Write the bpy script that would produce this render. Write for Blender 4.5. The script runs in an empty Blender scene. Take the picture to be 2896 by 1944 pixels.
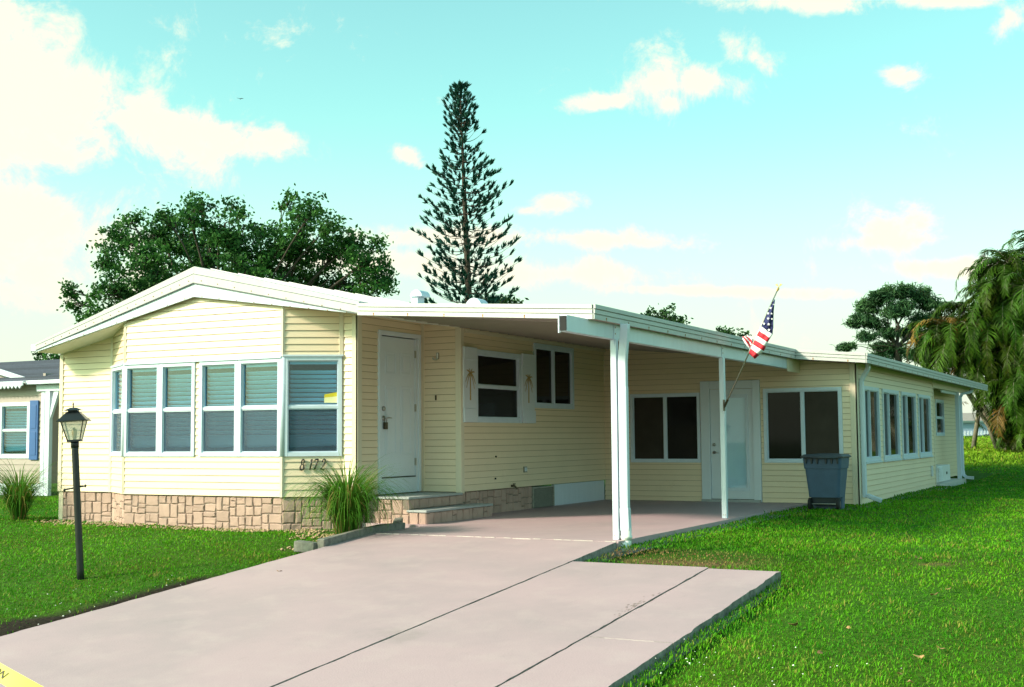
import bpy, math, random
import numpy as np
from mathutils import Vector, Matrix
random.seed(7); RNG = np.random.default_rng(7)
rad = math.radians
sc = bpy.context.scene
col = sc.collection

# ------------------------------------------------------------------ camera
CAM = np.array([9.228, -15.920, 1.1735]); YAW, PITCH, ROLL, FPX = 0.4833, 0.0756, -0.0079, 3493.9
PW, PH = 2896, 1944
_F = np.array([-math.sin(YAW)*math.cos(PITCH), math.cos(YAW)*math.cos(PITCH), math.sin(PITCH)])
_R = np.array([math.cos(YAW), math.sin(YAW), 0.0]); _U = np.cross(_R, _F)
_R, _U = math.cos(ROLL)*_R+math.sin(ROLL)*_U, -math.sin(ROLL)*_R+math.cos(ROLL)*_U
cd = bpy.data.cameras.new('camera'); co = bpy.data.objects.new('camera', cd); col.objects.link(co)
cd.sensor_width = 36; cd.lens = FPX/PW*36; cd.clip_end = 4000; cd.clip_start = 0.1
m = Matrix.Identity(4)
for i in range(3):
    m[i][0], m[i][1], m[i][2], m[i][3] = _R[i], _U[i], -_F[i], CAM[i]
co.matrix_world = m; sc.camera = co

def ray(u, v): return _F+_R*(u-PW/2)/FPX+_U*(PH/2-v)/FPX          # photo pixel -> direction
def at(u, v, depth): return CAM+ray(u, v)*depth                    # point at a depth along the view
def ond(u, v, axis, val):
    d = ray(u, v); return CAM+d*(val-CAM[axis])/d[axis]
K = 2896/2336.0
def atd(x, y, depth): return at(x*K, y*K, depth)

# ------------------------------------------------------------------ sky + sun
SUN_AZ = math.atan2(-1.0, -0.88)     # the sun stands in front of the house and to its left
SUN_EL = rad(30)
world = bpy.data.worlds.new('World'); sc.world = world; world.use_nodes = True
wt = world.node_tree; wn = wt.nodes; wl = wt.links
for n in list(wn): wn.remove(n)
def N(t, tree=None, **k):
    n = (tree or wt).nodes.new(t)
    for a, b in k.items(): setattr(n, a, b)
    return n
wo = N('ShaderNodeOutputWorld'); bg = N('ShaderNodeBackground'); wl.new(bg.outputs[0], wo.inputs[0])
sky = N('ShaderNodeTexSky', sky_type='NISHITA', sun_disc=False, sun_elevation=SUN_EL)
sky.sun_rotation = math.atan2(math.cos(SUN_AZ), math.sin(SUN_AZ))
sky.air_density = 1.0; sky.dust_density = 1.6; sky.ozone_density = 1.0
SKY_STRENGTH = 0.15
bg.inputs['Strength'].default_value = SKY_STRENGTH
tc = N('ShaderNodeTexCoord')
def vmath(op, a, b=None):
    n = N('ShaderNodeVectorMath', operation=op)
    for i, x in enumerate((a, b)):
        if x is None: continue
        if hasattr(x, 'is_linked') or hasattr(x, 'links'): wl.new(x, n.inputs[i])
        else: n.inputs[i].default_value = x
    return n
def smath(op, a, b=None, c=None, clamp=False):
    n = N('ShaderNodeMath', operation=op, use_clamp=clamp)
    for i, x in enumerate((a, b, c)):
        if x is None: continue
        if hasattr(x, 'links'): wl.new(x, n.inputs[i])
        else: n.inputs[i].default_value = x
    return n.outputs[0]
D = tc.outputs['Generated']
# clouds stand in fixed compass directions of the sky; measured off the photograph
CLOUDS = [(0,610,420,110,0),(20,170,270,140,0),(190,220,240,125,14),(340,275,230,85,13),(480,300,200,46,10),(600,308,95,26,8),(20,330,330,85,0),(150,300,300,90,6),(40,500,300,110,4),(200,530,190,66,6),
          (1490,185,90,66,8),(1600,190,130,44,4),(1715,130,75,38,30),(1390,232,85,20,-6),(1530,235,40,26,0),(930,356,48,24,28),(1265,466,85,34,0),(1200,480,50,14,0),
          (1380,548,280,26,3),(1000,540,240,28,0),(2030,512,92,62,6),(2020,550,120,22,0),(1840,6,200,22,4),(2150,4,160,16,6),(2310,40,40,55,0),
          (2045,170,45,26,0),(1300,625,260,40,0),(1610,664,290,14,2),(2200,610,160,22,0),(850,600,240,34,0)]
mask = None
nz0 = N('ShaderNodeTexNoise'); nz0.inputs['Scale'].default_value = 17; nz0.inputs['Detail'].default_value = 9; nz0.inputs['Roughness'].default_value = .70; nz0.inputs['Distortion'].default_value = .35
wl.new(D, nz0.inputs['Vector'])
for (cx, cy, hw, hh, rot) in CLOUDS:
    c = ray(cx*K, cy*K); L = np.linalg.norm(c); c = c/L
    r_ = rad(rot); a_ = (_R*math.cos(r_)-_U*math.sin(r_)); b_ = (_R*math.sin(r_)+_U*math.cos(r_))
    a_ = a_/(hw*K/FPX/L); b_ = b_/(hh*K/FPX/L)
    dv = vmath('SUBTRACT', D, tuple(c)).outputs[0]
    da = vmath('DOT_PRODUCT', dv, tuple(a_)).outputs['Value']; db = vmath('DOT_PRODUCT', dv, tuple(b_)).outputs['Value']
    r2 = smath('SQRT', smath('ADD', smath('MULTIPLY', da, da), smath('MULTIPLY', db, db)))
    mk = smath('SUBTRACT', 1.30, r2)
    mask = mk if mask is None else smath('SMOOTH_MAX', mask, mk, 0.35)
# the rest of the dome: scattered cloud of the same kind
nz1 = N('ShaderNodeTexNoise'); nz1.inputs['Scale'].default_value = 2.6; nz1.inputs['Detail'].default_value = 5
mp = N('ShaderNodeMapping'); mp.inputs['Scale'].default_value = (1, 1, 2.6); wl.new(D, mp.inputs['Vector']); wl.new(mp.outputs[0], nz1.inputs['Vector'])
gen = smath('MULTIPLY_ADD', nz1.outputs['Fac'], 3.4, -2.35)
mask = smath('MAXIMUM', mask, gen)
mk = smath('ADD', smath('MAXIMUM', mask, -1.0), smath('MULTIPLY_ADD', nz0.outputs['Fac'], 4.4, -2.25))
ss = N('ShaderNodeMapRange', interpolation_type='SMOOTHSTEP'); wl.new(mk, ss.inputs['Value'])
ss.inputs['From Min'].default_value = 0.0; ss.inputs['From Max'].default_value = 1.05
tint = N('ShaderNodeMix', data_type='RGBA', blend_type='MULTIPLY'); tint.inputs['Factor'].default_value = 1
wl.new(sky.outputs[0], tint.inputs['A']); SKY_TINT = (1.26, 1.98, 1.30, 1); tint.inputs['B'].default_value = SKY_TINT
# horizon haze
sp = N('ShaderNodeSeparateXYZ'); wl.new(D, sp.inputs[0])
hz = N('ShaderNodeMapRange', interpolation_type='SMOOTHSTEP'); wl.new(sp.outputs['Z'], hz.inputs['Value'])
hz.inputs['From Min'].default_value = 0.0; hz.inputs['From Max'].default_value = 0.27; hz.inputs['To Min'].default_value = .92; hz.inputs['To Max'].default_value = 0.0
CLOUD = (6.4, 6.1, 4.7, 1); HAZE = (5.2, 5.5, 4.5, 1)
hm = N('ShaderNodeMix', data_type='RGBA'); wl.new(hz.outputs[0], hm.inputs['Factor']); wl.new(tint.outputs['Result'], hm.inputs['A']); hm.inputs['B'].default_value = HAZE
cm = N('ShaderNodeMix', data_type='RGBA'); wl.new(ss.outputs[0], cm.inputs['Factor']); wl.new(hm.outputs['Result'], cm.inputs['A']); cm.inputs['B'].default_value = CLOUD
wl.new(cm.outputs['Result'], bg.inputs['Color'])

sl = bpy.data.lights.new('sun', 'SUN'); so = bpy.data.objects.new('sun', sl); col.objects.link(so)
sl.energy = 5.0; sl.angle = rad(7); sl.color = (1.0, .84, .70)
sd = Vector((math.cos(SUN_AZ)*math.cos(SUN_EL), math.sin(SUN_AZ)*math.cos(SUN_EL), math.sin(SUN_EL)))
so.rotation_euler = sd.to_track_quat('Z', 'Y').to_euler(); so.location = (-10, -20, 20)
vs = sc.view_settings; vs.view_transform = 'Standard'; vs.look = 'None'; vs.exposure = 0.30; vs.gamma = 1.0; vs.use_curve_mapping = False

# ------------------------------------------------------------------ materials
def mat(name, c, rough=.6, var=0.0, scale=8.0, bump=0.0, bscale=60.0, metal=0.0, rnd=0.0, spec=.5, stretch=None, dirt=None, attr=None, c2=None):
    """principled material with noise colour variation, per-object variation, bump, and optional dirt noise"""
    M = bpy.data.materials.new(name); M.use_nodes = True; t = M.node_tree; b = t.nodes['Principled BSDF']
    b.inputs['Roughness'].default_value = rough; b.inputs['Metallic'].default_value = metal; b.inputs['Specular IOR Level'].default_value = spec
    b.inputs['Base Color'].default_value = (*c, 1)
    co_ = t.nodes.new('ShaderNodeTexCoord'); src = co_.outputs['Object']
    if stretch:
        mpn = t.nodes.new('ShaderNodeMapping'); mpn.inputs['Scale'].default_value = stretch; t.links.new(src, mpn.inputs[0]); src = mpn.outputs[0]
    cur = None
    if attr:
        an = t.nodes.new('ShaderNodeAttribute'); an.attribute_name = attr; cur = an.outputs['Color']
    def mixc(fac, a, bcol, mode='MIX'):
        x = t.nodes.new('ShaderNodeMix'); x.data_type = 'RGBA'; x.blend_type = mode
        if hasattr(fac, 'links'): t.links.new(fac, x.inputs['Factor'])
        else: x.inputs['Factor'].default_value = fac
        for s, v in (('A', a), ('B', bcol)):
            if hasattr(v, 'links'): t.links.new(v, x.inputs[s])
            else: x.inputs[s].default_value = (*v, 1) if len(v) == 3 else v
        return x.outputs['Result']
    def noise(s, det=5, r=.6):
        n = t.nodes.new('ShaderNodeTexNoise'); n.inputs['Scale'].default_value = s; n.inputs['Detail'].default_value = det; n.inputs['Roughness'].default_value = r
        t.links.new(src, n.inputs['Vector']); return n.outputs['Fac']
    def ramp(f, a, b_):
        n = t.nodes.new('ShaderNodeMapRange'); n.inputs['From Min'].default_value = a; n.inputs['From Max'].default_value = b_; t.links.new(f, n.inputs['Value']); return n.outputs[0]
    base = cur if cur is not None else c
    if var or c2:
        dk = c2 or tuple(x*(1-var) for x in c)
        lt = c if c2 else tuple(min(1, x*(1+var*.6)) for x in c)
        base = mixc(ramp(noise(scale), .3, .7), dk, lt) if cur is None else mixc(ramp(noise(scale), .3, .7), mixc(1, cur, (1-var,)*3, 'MULTIPLY'), cur)
        cur = base
    if rnd:
        oi = t.nodes.new('ShaderNodeObjectInfo'); mr = t.nodes.new('ShaderNodeMapRange'); t.links.new(oi.outputs['Random'], mr.inputs['Value'])
        mr.inputs['To Min'].default_value = 1-rnd; mr.inputs['To Max'].default_value = 1+rnd
        cb = t.nodes.new('ShaderNodeCombineColor')
        for i in range(3): t.links.new(mr.outputs[0], cb.inputs[i])
        cur = mixc(1.0, base, cb.outputs[0], 'MULTIPLY'); base = cur
    if dirt:
        dc, ds, lo, hi = dirt; cur = mixc(ramp(noise(ds, 8, .7), lo, hi), base, dc)
    if cur is not None: t.links.new(cur, b.inputs['Base Color'])
    if bump:
        bn = t.nodes.new('ShaderNodeBump'); bn.inputs['Strength'].default_value = bump; bn.inputs['Distance'].default_value = .01
        t.links.new(noise(bscale, 6), bn.inputs['Height']); t.links.new(bn.outputs[0], b.inputs['Normal'])
    return M
def glass_mat(name, tintc, gloss, rough=.02):
    M = bpy.data.materials.new(name); M.use_nodes = True; t = M.node_tree
    for n in list(t.nodes): t.nodes.remove(n)
    o = t.nodes.new('ShaderNodeOutputMaterial'); mx = t.nodes.new('ShaderNodeMixShader'); tr = t.nodes.new('ShaderNodeBsdfTransparent'); gl = t.nodes.new('ShaderNodeBsdfGlossy')
    tr.inputs[0].default_value = (*tintc, 1); gl.inputs['Roughness'].default_value = rough; gl.inputs['Color'].default_value = (1, 1, 1, 1)
    fr = t.nodes.new('ShaderNodeLayerWeight'); fr.inputs['Blend'].default_value = .25
    ad = t.nodes.new('ShaderNodeMath'); ad.operation = 'MULTIPLY_ADD'; ad.inputs[1].default_value = .35; ad.inputs[2].default_value = gloss; ad.use_clamp = True
    t.links.new(fr.outputs['Facing'], ad.inputs[0]); t.links.new(ad.outputs[0], mx.inputs[0]); t.links.new(tr.outputs[0], mx.inputs[1]); t.links.new(gl.outputs[0], mx.inputs[2]); t.links.new(mx.outputs[0], o.inputs[0])
    return M
def screen_mat(name, c, see):
    M = bpy.data.materials.new(name); M.use_nodes = True; t = M.node_tree; b = t.nodes['Principled BSDF']
    b.inputs['Base Color'].default_value = (*c, 1); b.inputs['Roughness'].default_value = .7; b.inputs['Alpha'].default_value = 1-see
    return M
def leaf_mat(name, attr='col', trans=.25, rough=.55):
    M = bpy.data.materials.new(name); M.use_nodes = True; t = M.node_tree; b = t.nodes['Principled BSDF']; o = t.nodes['Material Output']
    an = t.nodes.new('ShaderNodeAttribute'); an.attribute_name = attr; t.links.new(an.outputs['Color'], b.inputs['Base Color'])
    b.inputs['Roughness'].default_value = rough; b.inputs['Specular IOR Level'].default_value = .12
    tl = t.nodes.new('ShaderNodeBsdfTranslucent'); t.links.new(an.outputs['Color'], tl.inputs[0])
    mx = t.nodes.new('ShaderNodeMixShader'); mx.inputs[0].default_value = trans
    t.links.new(b.outputs[0], mx.inputs[1]); t.links.new(tl.outputs[0], mx.inputs[2]); t.links.new(mx.outputs[0], o.inputs[0])
    return M

CREAM = (.78, .62, .445)
MT = dict(
 siding=mat('vinyl_siding', CREAM, .42, .04, 1.2, rnd=.02, dirt=((.58, .45, .30), 2.5, .60, 1.0)),
 sheath=mat('sheathing', (.40, .30, .19), .8, .05),  # darkened tan, draws the shadow lines in the gaps between siding boards
 trim=mat('cream_trim', (.70, .60, .46), .42, .03, 4),
 white=mat('white_aluminium', (.61, .68, .78), .38, .05, 3, stretch=(4, 4, .5), dirt=((.42, .41, .38), 6, .58, .95)),
 frame=mat('window_frame_white', (.60, .68, .79), .4, .06, 9, dirt=((.50, .50, .46), 30, .62, .9)),
 roofw=mat('roof_coating', (.50, .50, .50), .5, .06, 2, stretch=(3, 3, .5), dirt=((.36, .32, .25), 5, .60, .95)),
 soffit=mat('soffit', (.78, .75, .66), .6, .05, 3),
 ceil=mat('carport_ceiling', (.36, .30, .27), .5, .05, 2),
 rust=mat('rust', (.42, .22, .09), .8, .3, 60),
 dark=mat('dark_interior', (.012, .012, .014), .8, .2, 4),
 glassd=mat('dark_glass', (.012, .011, .011), .05, .2, 2, spec=.15),
 glasss=mat('screened_dark_glass', (.036, .028, .022), .35, .25, 3, spec=.18),
 glass=glass_mat('window_glass', (.66, .90, 1.0), .05),
 screen=screen_mat('insect_screen', (.06, .11, .18), .70),
 slat=mat('blind_slat', (.84, .88, .92), .5, .03, 5, rnd=.05),
 stone=mat('cast_stone_skirting', (.43, .285, .240), .85, .13, 7, bump=.3, bscale=35, rnd=.08, dirt=((.34, .22, .16), 14, .58, .9)),
 joint=mat('skirting_joint', (.22, .17, .145), .9, .2, 20),
 tread=mat('grey_step_paint', (.36, .37, .38), .6, .12, 10),
 doorw=mat('door_white', (.65, .70, .78), .4, .03, 4),
 conc=mat('painted_concrete', (.440, .325, .345), .62, .07, 1.3, bump=.12, bscale=90, dirt=((.36, .28, .28), 2.2, .56, .95)),
 concedge=mat('bare_concrete_edge', (.30, .27, .25), .9, .3, 14, bump=.5, bscale=50, dirt=((.08, .075, .06), 9, .45, .75)),
 kerb=mat('weathered_kerb', (.21, .195, .17), .9, .3, 16, bump=.7, bscale=45, dirt=((.07, .07, .065), 10, .5, .8)),
 black=mat('black_paint', (.014, .017, .018), .35, .3, 12),
 frost=screen_mat('lamp_glass', (.62, .66, .58), .45),
 amber=mat('amber_bulb', (.75, .42, .08), .3, .1),
 chrome=mat('worn_metal', (.45, .44, .42), .3, .2, 30, metal=.9),
 brass=mat('dark_bronze', (.10, .075, .05), .35, .2, 30, metal=.6),
 bin=mat('grey_blue_plastic', (.05, .095, .175), .5, .12, 6, bump=.15, bscale=80),
 binlid=mat('dark_grey_plastic', (.045, .052, .065), .5, .12, 6),
 rubber=mat('rubber', (.012, .012, .013), .8, .2),
 red=mat('flag_red', (.55, .012, .03), .7, .06, 12), fwhite=mat('flag_white', (.82, .82, .84), .7, .05, 12), navy=mat('flag_blue', (.014, .018, .10), .7, .1, 12),
 pole=mat('brushed_pole', (.42, .40, .34), .35, .1, 20, metal=.7),
 gold=mat('gold', (.62, .42, .18), .35, .1, 20, metal=.6),
 palmgold=mat('painted_palm_cutout', (.42, .29, .12), .6, .25, 40),
 digit=mat('black_numeral', (.02, .02, .02), .35, .1),
 pvc=mat('pvc_white', (.78, .77, .72), .35, .08, 8, dirt=((.45, .42, .36), 12, .6, .9)),
 tape=mat('caution_tape', (.86, .72, .06), .45, .04, 20), tapeink=mat('tape_ink', (.03, .025, .02), .6),
 paper=mat('yellow_reflection', (.62, .50, .02), .7, .1, 30), reflection_pale=mat('pale_reflection', (.80, .76, .42), .7, .05, 30),  # yellow and pale tones of the painted window reflection
 bark=mat('bark', (.065, .050, .038), .95, .35, 14, bump=.8, bscale=30), barkp=mat('palm_stem', (.20, .18, .13), .9, .3, 12),
 nwall=mat('neighbour_siding', (.36, .30, .27), .6, .06, 3, rnd=.04), ntrim=mat('neighbour_white', (.60, .66, .74), .45, .04), nblue=mat('blue_shutter', (.025, .10, .30), .5, .08),
 nfloor=mat('walkway_concrete', (.55, .52, .48), .9, .1, 6), fblue=mat('far_blue_siding', (.34, .44, .62), .7, .06), froof=mat('far_roof', (.30, .26, .24), .8, .15, 4),
 shingle=mat('asphalt_shingle', (.058, .068, .100), .9, .35, 40, rnd=.25),
 vent=mat('vent_grey', (.32, .31, .27), .7, .2, 20), acm=mat('ac_white', (.72, .72, .72), .45, .06, 5),
 pebble=mat('pebble', (.42, .29, .17), .85, .35, 30), bird=mat('bird_dark', (.01, .01, .012), .7),
 leaf=leaf_mat('leaves'), grass=leaf_mat('grass_blades', trans=.35, rough=.6), needle=leaf_mat('needles', trans=.1), frond=leaf_mat('frond', trans=.12, rough=.5),
 dryleaf=mat('dry_leaf', (.30, .17, .07), .8, .3, 40, rnd=.5), flower=mat('white_flower', (.8, .8, .74), .7),
)
def ground_mat():
    M = bpy.data.materials.new('lawn_soil'); M.use_nodes = True; t = M.node_tree; b = t.nodes['Principled BSDF']; b.inputs['Roughness'].default_value = .95; b.inputs['Specular IOR Level'].default_value = .1
    an = t.nodes.new('ShaderNodeAttribute'); an.attribute_name = 'col'
    tcn = t.nodes.new('ShaderNodeTexCoord'); n1 = t.nodes.new('ShaderNodeTexNoise'); n1.inputs['Scale'].default_value = 22; n1.inputs['Detail'].default_value = 8; t.links.new(tcn.outputs['Object'], n1.inputs['Vector'])
    r = t.nodes.new('ShaderNodeMapRange'); r.inputs['From Min'].default_value = .3; r.inputs['From Max'].default_value = .7; r.inputs['To Min'].default_value = .55; r.inputs['To Max'].default_value = 1.25; t.links.new(n1.outputs['Fac'], r.inputs['Value'])
    mx = t.nodes.new('ShaderNodeMix'); mx.data_type = 'RGBA'; mx.blend_type = 'MULTIPLY'; mx.inputs['Factor'].default_value = 1; t.links.new(an.outputs['Color'], mx.inputs['A'])
    cb = t.nodes.new('ShaderNodeCombineColor'); [t.links.new(r.outputs[0], cb.inputs[i]) for i in range(3)]; t.links.new(cb.outputs[0], mx.inputs['B']); t.links.new(mx.outputs['Result'], b.inputs['Base Color'])
    bn = t.nodes.new('ShaderNodeBump'); bn.inputs['Strength'].default_value = .8; bn.inputs['Distance'].default_value = .03; t.links.new(n1.outputs['Fac'], bn.inputs['Height']); t.links.new(bn.outputs[0], b.inputs['Normal'])
    return M
MT['ground'] = ground_mat(); MT['glassp'] = glass_mat('patio_glass', (.86, .94, .98), .02)
def concrete_mat():
    M = bpy.data.materials.new('painted_concrete'); M.use_nodes = True; t = M.node_tree; b = t.nodes['Principled BSDF']; b.inputs['Roughness'].default_value = .62; b.inputs['Specular IOR Level'].default_value = .35
    tcn = t.nodes.new('ShaderNodeTexCoord'); cur = (.455, .318, .345)
    def layer(cur, scale, lo, hi, colr, amt, det=6, stretch=None):
        n = t.nodes.new('ShaderNodeTexNoise'); n.inputs['Scale'].default_value = scale; n.inputs['Detail'].default_value = det; n.inputs['Roughness'].default_value = .65
        if stretch: mp_ = t.nodes.new('ShaderNodeMapping'); mp_.inputs['Scale'].default_value = stretch; t.links.new(tcn.outputs['Object'], mp_.inputs[0]); t.links.new(mp_.outputs[0], n.inputs['Vector'])
        else: t.links.new(tcn.outputs['Object'], n.inputs['Vector'])
        r = t.nodes.new('ShaderNodeMapRange'); r.inputs['From Min'].default_value = lo; r.inputs['From Max'].default_value = hi; r.inputs['To Max'].default_value = amt; t.links.new(n.outputs['Fac'], r.inputs['Value'])
        x = t.nodes.new('ShaderNodeMix'); x.data_type = 'RGBA'; t.links.new(r.outputs[0], x.inputs['Factor'])
        if hasattr(cur, 'links'): t.links.new(cur, x.inputs['A'])
        else: x.inputs['A'].default_value = (*cur, 1)
        x.inputs['B'].default_value = (*colr, 1); return x.outputs['Result']
    cur = layer(cur, .55, .42, .70, (.36, .275, .295), .9); cur = layer(cur, 2.3, .50, .80, (.50, .375, .385), .7); cur = layer(cur, 6, .60, .82, (.33, .25, .25), .55, 9, (2.2, .5, 1)); cur = layer(cur, 60, .60, .72, (.30, .23, .23), .45, 3); cur = layer(cur, 1.1, .66, .80, (.30, .235, .22), .5, 9)
    t.links.new(cur, b.inputs['Base Color'])
    n = t.nodes.new('ShaderNodeTexNoise'); n.inputs['Scale'].default_value = 70; n.inputs['Detail'].default_value = 6; t.links.new(tcn.outputs['Object'], n.inputs['Vector'])
    bn = t.nodes.new('ShaderNodeBump'); bn.inputs['Strength'].default_value = .2; bn.inputs['Distance'].default_value = .01; t.links.new(n.outputs['Fac'], bn.inputs['Height']); t.links.new(bn.outputs[0], b.inputs['Normal'])
    return M
MT['conc'] = concrete_mat()
MT['filler'] = mat('joint_filler', (.52, .45, .43), .8, .2, 30)
MT['stain'] = mat('brown_stain', (.33, .235, .225), .8, .3, 30)

# ------------------------------------------------------------------ mesh helpers
class MB:
    def __init__(s): s.v = []; s.f = []; s.mi = []
    def add(s, vs, fs, mi=0):
        b = len(s.v); s.v += [tuple(x) for x in vs]; s.f += [tuple(b+i for i in f) for f in fs]; s.mi += [mi]*len(fs); return s
    def hexa(s, p, mi=0):   # 8 points: bottom 4 ccw, top 4 ccw
        return s.add(p, [(3,2,1,0),(4,5,6,7),(0,1,5,4),(1,2,6,5),(2,3,7,6),(3,0,4,7)], mi)
    def box(s, x0, x1, y0, y1, z0, z1, mi=0):
        return s.hexa([(x0,y0,z0),(x1,y0,z0),(x1,y1,z0),(x0,y1,z0),(x0,y0,z1),(x1,y0,z1),(x1,y1,z1),(x0,y1,z1)], mi)
    def prism(s, bot, top, mi=0):
        n = len(bot); return s.add(list(bot)+list(top), [tuple(range(n-1,-1,-1)), tuple(range(n, 2*n))]+[(i,(i+1)%n,n+(i+1)%n,n+i) for i in range(n)], mi)
    def tube(s, path, r, n=8, mi=0, cap=True):
        path = [Vector(p) for p in path]; rs = r if hasattr(r, '__len__') else [r]*len(path)
        base = len(s.v); up = Vector((0,0,1)); prev = None
        for i, p in enumerate(path):
            d = (path[min(i+1, len(path)-1)]-path[max(i-1, 0)]).normalized()
            if prev is None:
                a = d.cross(up); a = a if a.length > 1e-3 else d.cross(Vector((1,0,0)))
            else: a = prev-d*prev.dot(d)
            a.normalize(); prev = a; b = d.cross(a)
            for k in range(n):
                t = 2*math.pi*k/n; q = p+(a*math.cos(t)+b*math.sin(t))*rs[i]; s.v.append(tuple(q))
        for i in range(len(path)-1):
            for k in range(n):
                s.f.append((base+i*n+k, base+i*n+(k+1)%n, base+(i+1)*n+(k+1)%n, base+(i+1)*n+k)); s.mi.append(mi)
        if cap:
            s.f.append(tuple(base+k for k in range(n-1,-1,-1))); s.mi.append(mi)
            e = base+(len(path)-1)*n; s.f.append(tuple(e+k for k in range(n))); s.mi.append(mi)
        return s
    def ribbon(s, path, w, h, side, mi=0):   # rectangular section swept along a path; side = width direction
        path = [Vector(p) for p in path]; sd = Vector(side).normalized(); base = len(s.v)
        for i, p in enumerate(path):
            d = (path[min(i+1, len(path)-1)]-path[max(i-1, 0)]).normalized(); nn = d.cross(sd).normalized()
            for a, b in ((-1,-1),(1,-1),(1,1),(-1,1)): s.v.append(tuple(p+sd*(a*w/2)+nn*(b*h/2)))
        for i in range(len(path)-1):
            for k in range(4): s.f.append((base+i*4+k, base+i*4+(k+1)%4, base+(i+1)*4+(k+1)%4, base+(i+1)*4+k)); s.mi.append(mi)
        e = base+(len(path)-1)*4; s.f += [(base+3,base+2,base+1,base), (e,e+1,e+2,e+3)]; s.mi += [mi, mi]
        return s
    def build(s, name, mats, parent=None, smooth=False, bevel=0):
        me = bpy.data.meshes.new(name); me.from_pydata(s.v, [], s.f); me.update()
        mats = mats if isinstance(mats, (list, tuple)) else [mats]
        for M in mats: me.materials.append(MT[M])
        if len(mats) > 1: me.polygons.foreach_set('material_index', s.mi)
        if smooth: me.polygons.foreach_set('use_smooth', [True]*len(me.polygons))
        o = bpy.data.objects.new(name, me); col.objects.link(o)
        if parent: setp(o, parent)
        if bevel:
            bm_ = o.modifiers.new('bevel', 'BEVEL'); bm_.width = bevel; bm_.segments = 2; bm_.limit_method = 'ANGLE'; bm_.angle_limit = rad(40)
        return o
def setp(o, parent):
    o.parent = parent
    if parent.type == 'EMPTY': o.matrix_parent_inverse = Matrix.Translation(-parent.location)
def tag(o, label=None, cat=None, group=None, kind=None):
    for k, v in (('label', label), ('category', cat), ('group', group), ('kind', kind)):
        if v: o[k] = v
    return o
def thing(name, loc, label, cat, group=None):
    o = bpy.data.objects.new(name, None); col.objects.link(o); o.location = loc; o.empty_display_size = .2
    return tag(o, label, cat, group)
def inst(src, name, loc, parent, rot=None):
    o = bpy.data.objects.new(name, src.data); col.objects.link(o); setp(o, parent); o.location = loc
    if rot: o.rotation_euler = rot
    return o
def fast_mesh(name, V, F, mats, colr=None, parent=None, smooth=False, mi=None):
    """V (n,3) float, F (m,k) int with one k; colr (n,3) vertex colours"""
    me = bpy.data.meshes.new(name); V = np.asarray(V, np.float32); F = np.asarray(F, np.int32); k = F.shape[1]
    me.vertices.add(len(V)); me.vertices.foreach_set('co', V.ravel())
    me.loops.add(F.size); me.loops.foreach_set('vertex_index', F.ravel())
    me.polygons.add(len(F)); me.polygons.foreach_set('loop_start', np.arange(0, F.size, k, dtype=np.int32))
    try: me.polygons.foreach_set('loop_total', np.full(len(F), k, np.int32))
    except Exception: pass
    for M in (mats if isinstance(mats, (list, tuple)) else [mats]): me.materials.append(MT[M])
    if mi is not None: me.polygons.foreach_set('material_index', np.asarray(mi, np.int32))
    if colr is not None:
        a = me.color_attributes.new('col', 'FLOAT_COLOR', 'POINT'); c4 = np.ones((len(V), 4), np.float32); c4[:, :3] = colr; a.data.foreach_set('color', c4.ravel())
    me.update(calc_edges=True); me.validate()
    if smooth: me.polygons.foreach_set('use_smooth', [True]*len(me.polygons))
    o = bpy.data.objects.new(name, me); col.objects.link(o)
    if parent: setp(o, parent)
    return o
class Wall:      # a vertical wall plane: s along it, t outwards
    def __init__(w, a, b):
        w.a = np.array(a, float); d = np.array(b, float)-w.a; w.L = float(np.hypot(*d)); w.d = d/w.L; w.n = np.array([w.d[1], -w.d[0]])
    def p(w, s, z, t=0.0):
        q = w.a+w.d*s+w.n*t; return (q[0], q[1], z)
    def box(w, m_, s0, s1, z0, z1, t0, t1, mi=0):
        return m_.hexa([w.p(s0,z0,t1), w.p(s1,z0,t1), w.p(s1,z0,t0), w.p(s0,z0,t0), w.p(s0,z1,t1), w.p(s1,z1,t1), w.p(s1,z1,t0), w.p(s0,z1,t0)], mi)
def clip(poly, k, c):    # keep z <= c + k*s
    out = []; f = lambda q: c+k*q[0]-q[1]
    for i in range(len(poly)):
        A, B = poly[i], poly[(i+1) % len(poly)]; fa, fb = f(A), f(B)
        if fa >= 0: out.append(A)
        if fa*fb < 0:
            t = fa/(fa-fb); out.append((A[0]+(B[0]-A[0])*t, A[1]+(B[1]-A[1])*t))
    return out
def minus(s0, s1, z0, z1, ops):
    cuts = sorted({s0, s1, *[min(max(v, s0), s1) for o in ops if o[3] > z0+1e-4 and o[2] < z1-1e-4 for v in o[:2]]}); out = []
    for a, b in zip(cuts, cuts[1:]):
        if b-a < .004: continue
        zs = [(z0, z1)]
        for o in ops:
            if o[0] < b-1e-4 and o[1] > a+1e-4:
                nz = []
                for lo, hi in zs:
                    if o[2] > lo: nz.append((lo, min(hi, o[2])))
                    if o[3] < hi: nz.append((max(lo, o[3]), hi))
                zs = [q for q in nz if q[1]-q[0] > .003]
        out += [(a, b, lo, hi) for lo, hi in zs]
    # merge neighbours of equal height
    res = []
    for r in out:
        if res and abs(res[-1][1]-r[0]) < 1e-6 and abs(res[-1][2]-r[2]) < 1e-6 and abs(res[-1][3]-r[3]) < 1e-6: res[-1] = (res[-1][0], r[1], r[2], r[3])
        else: res.append(r)
    return res
COURSE = .0965
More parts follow.
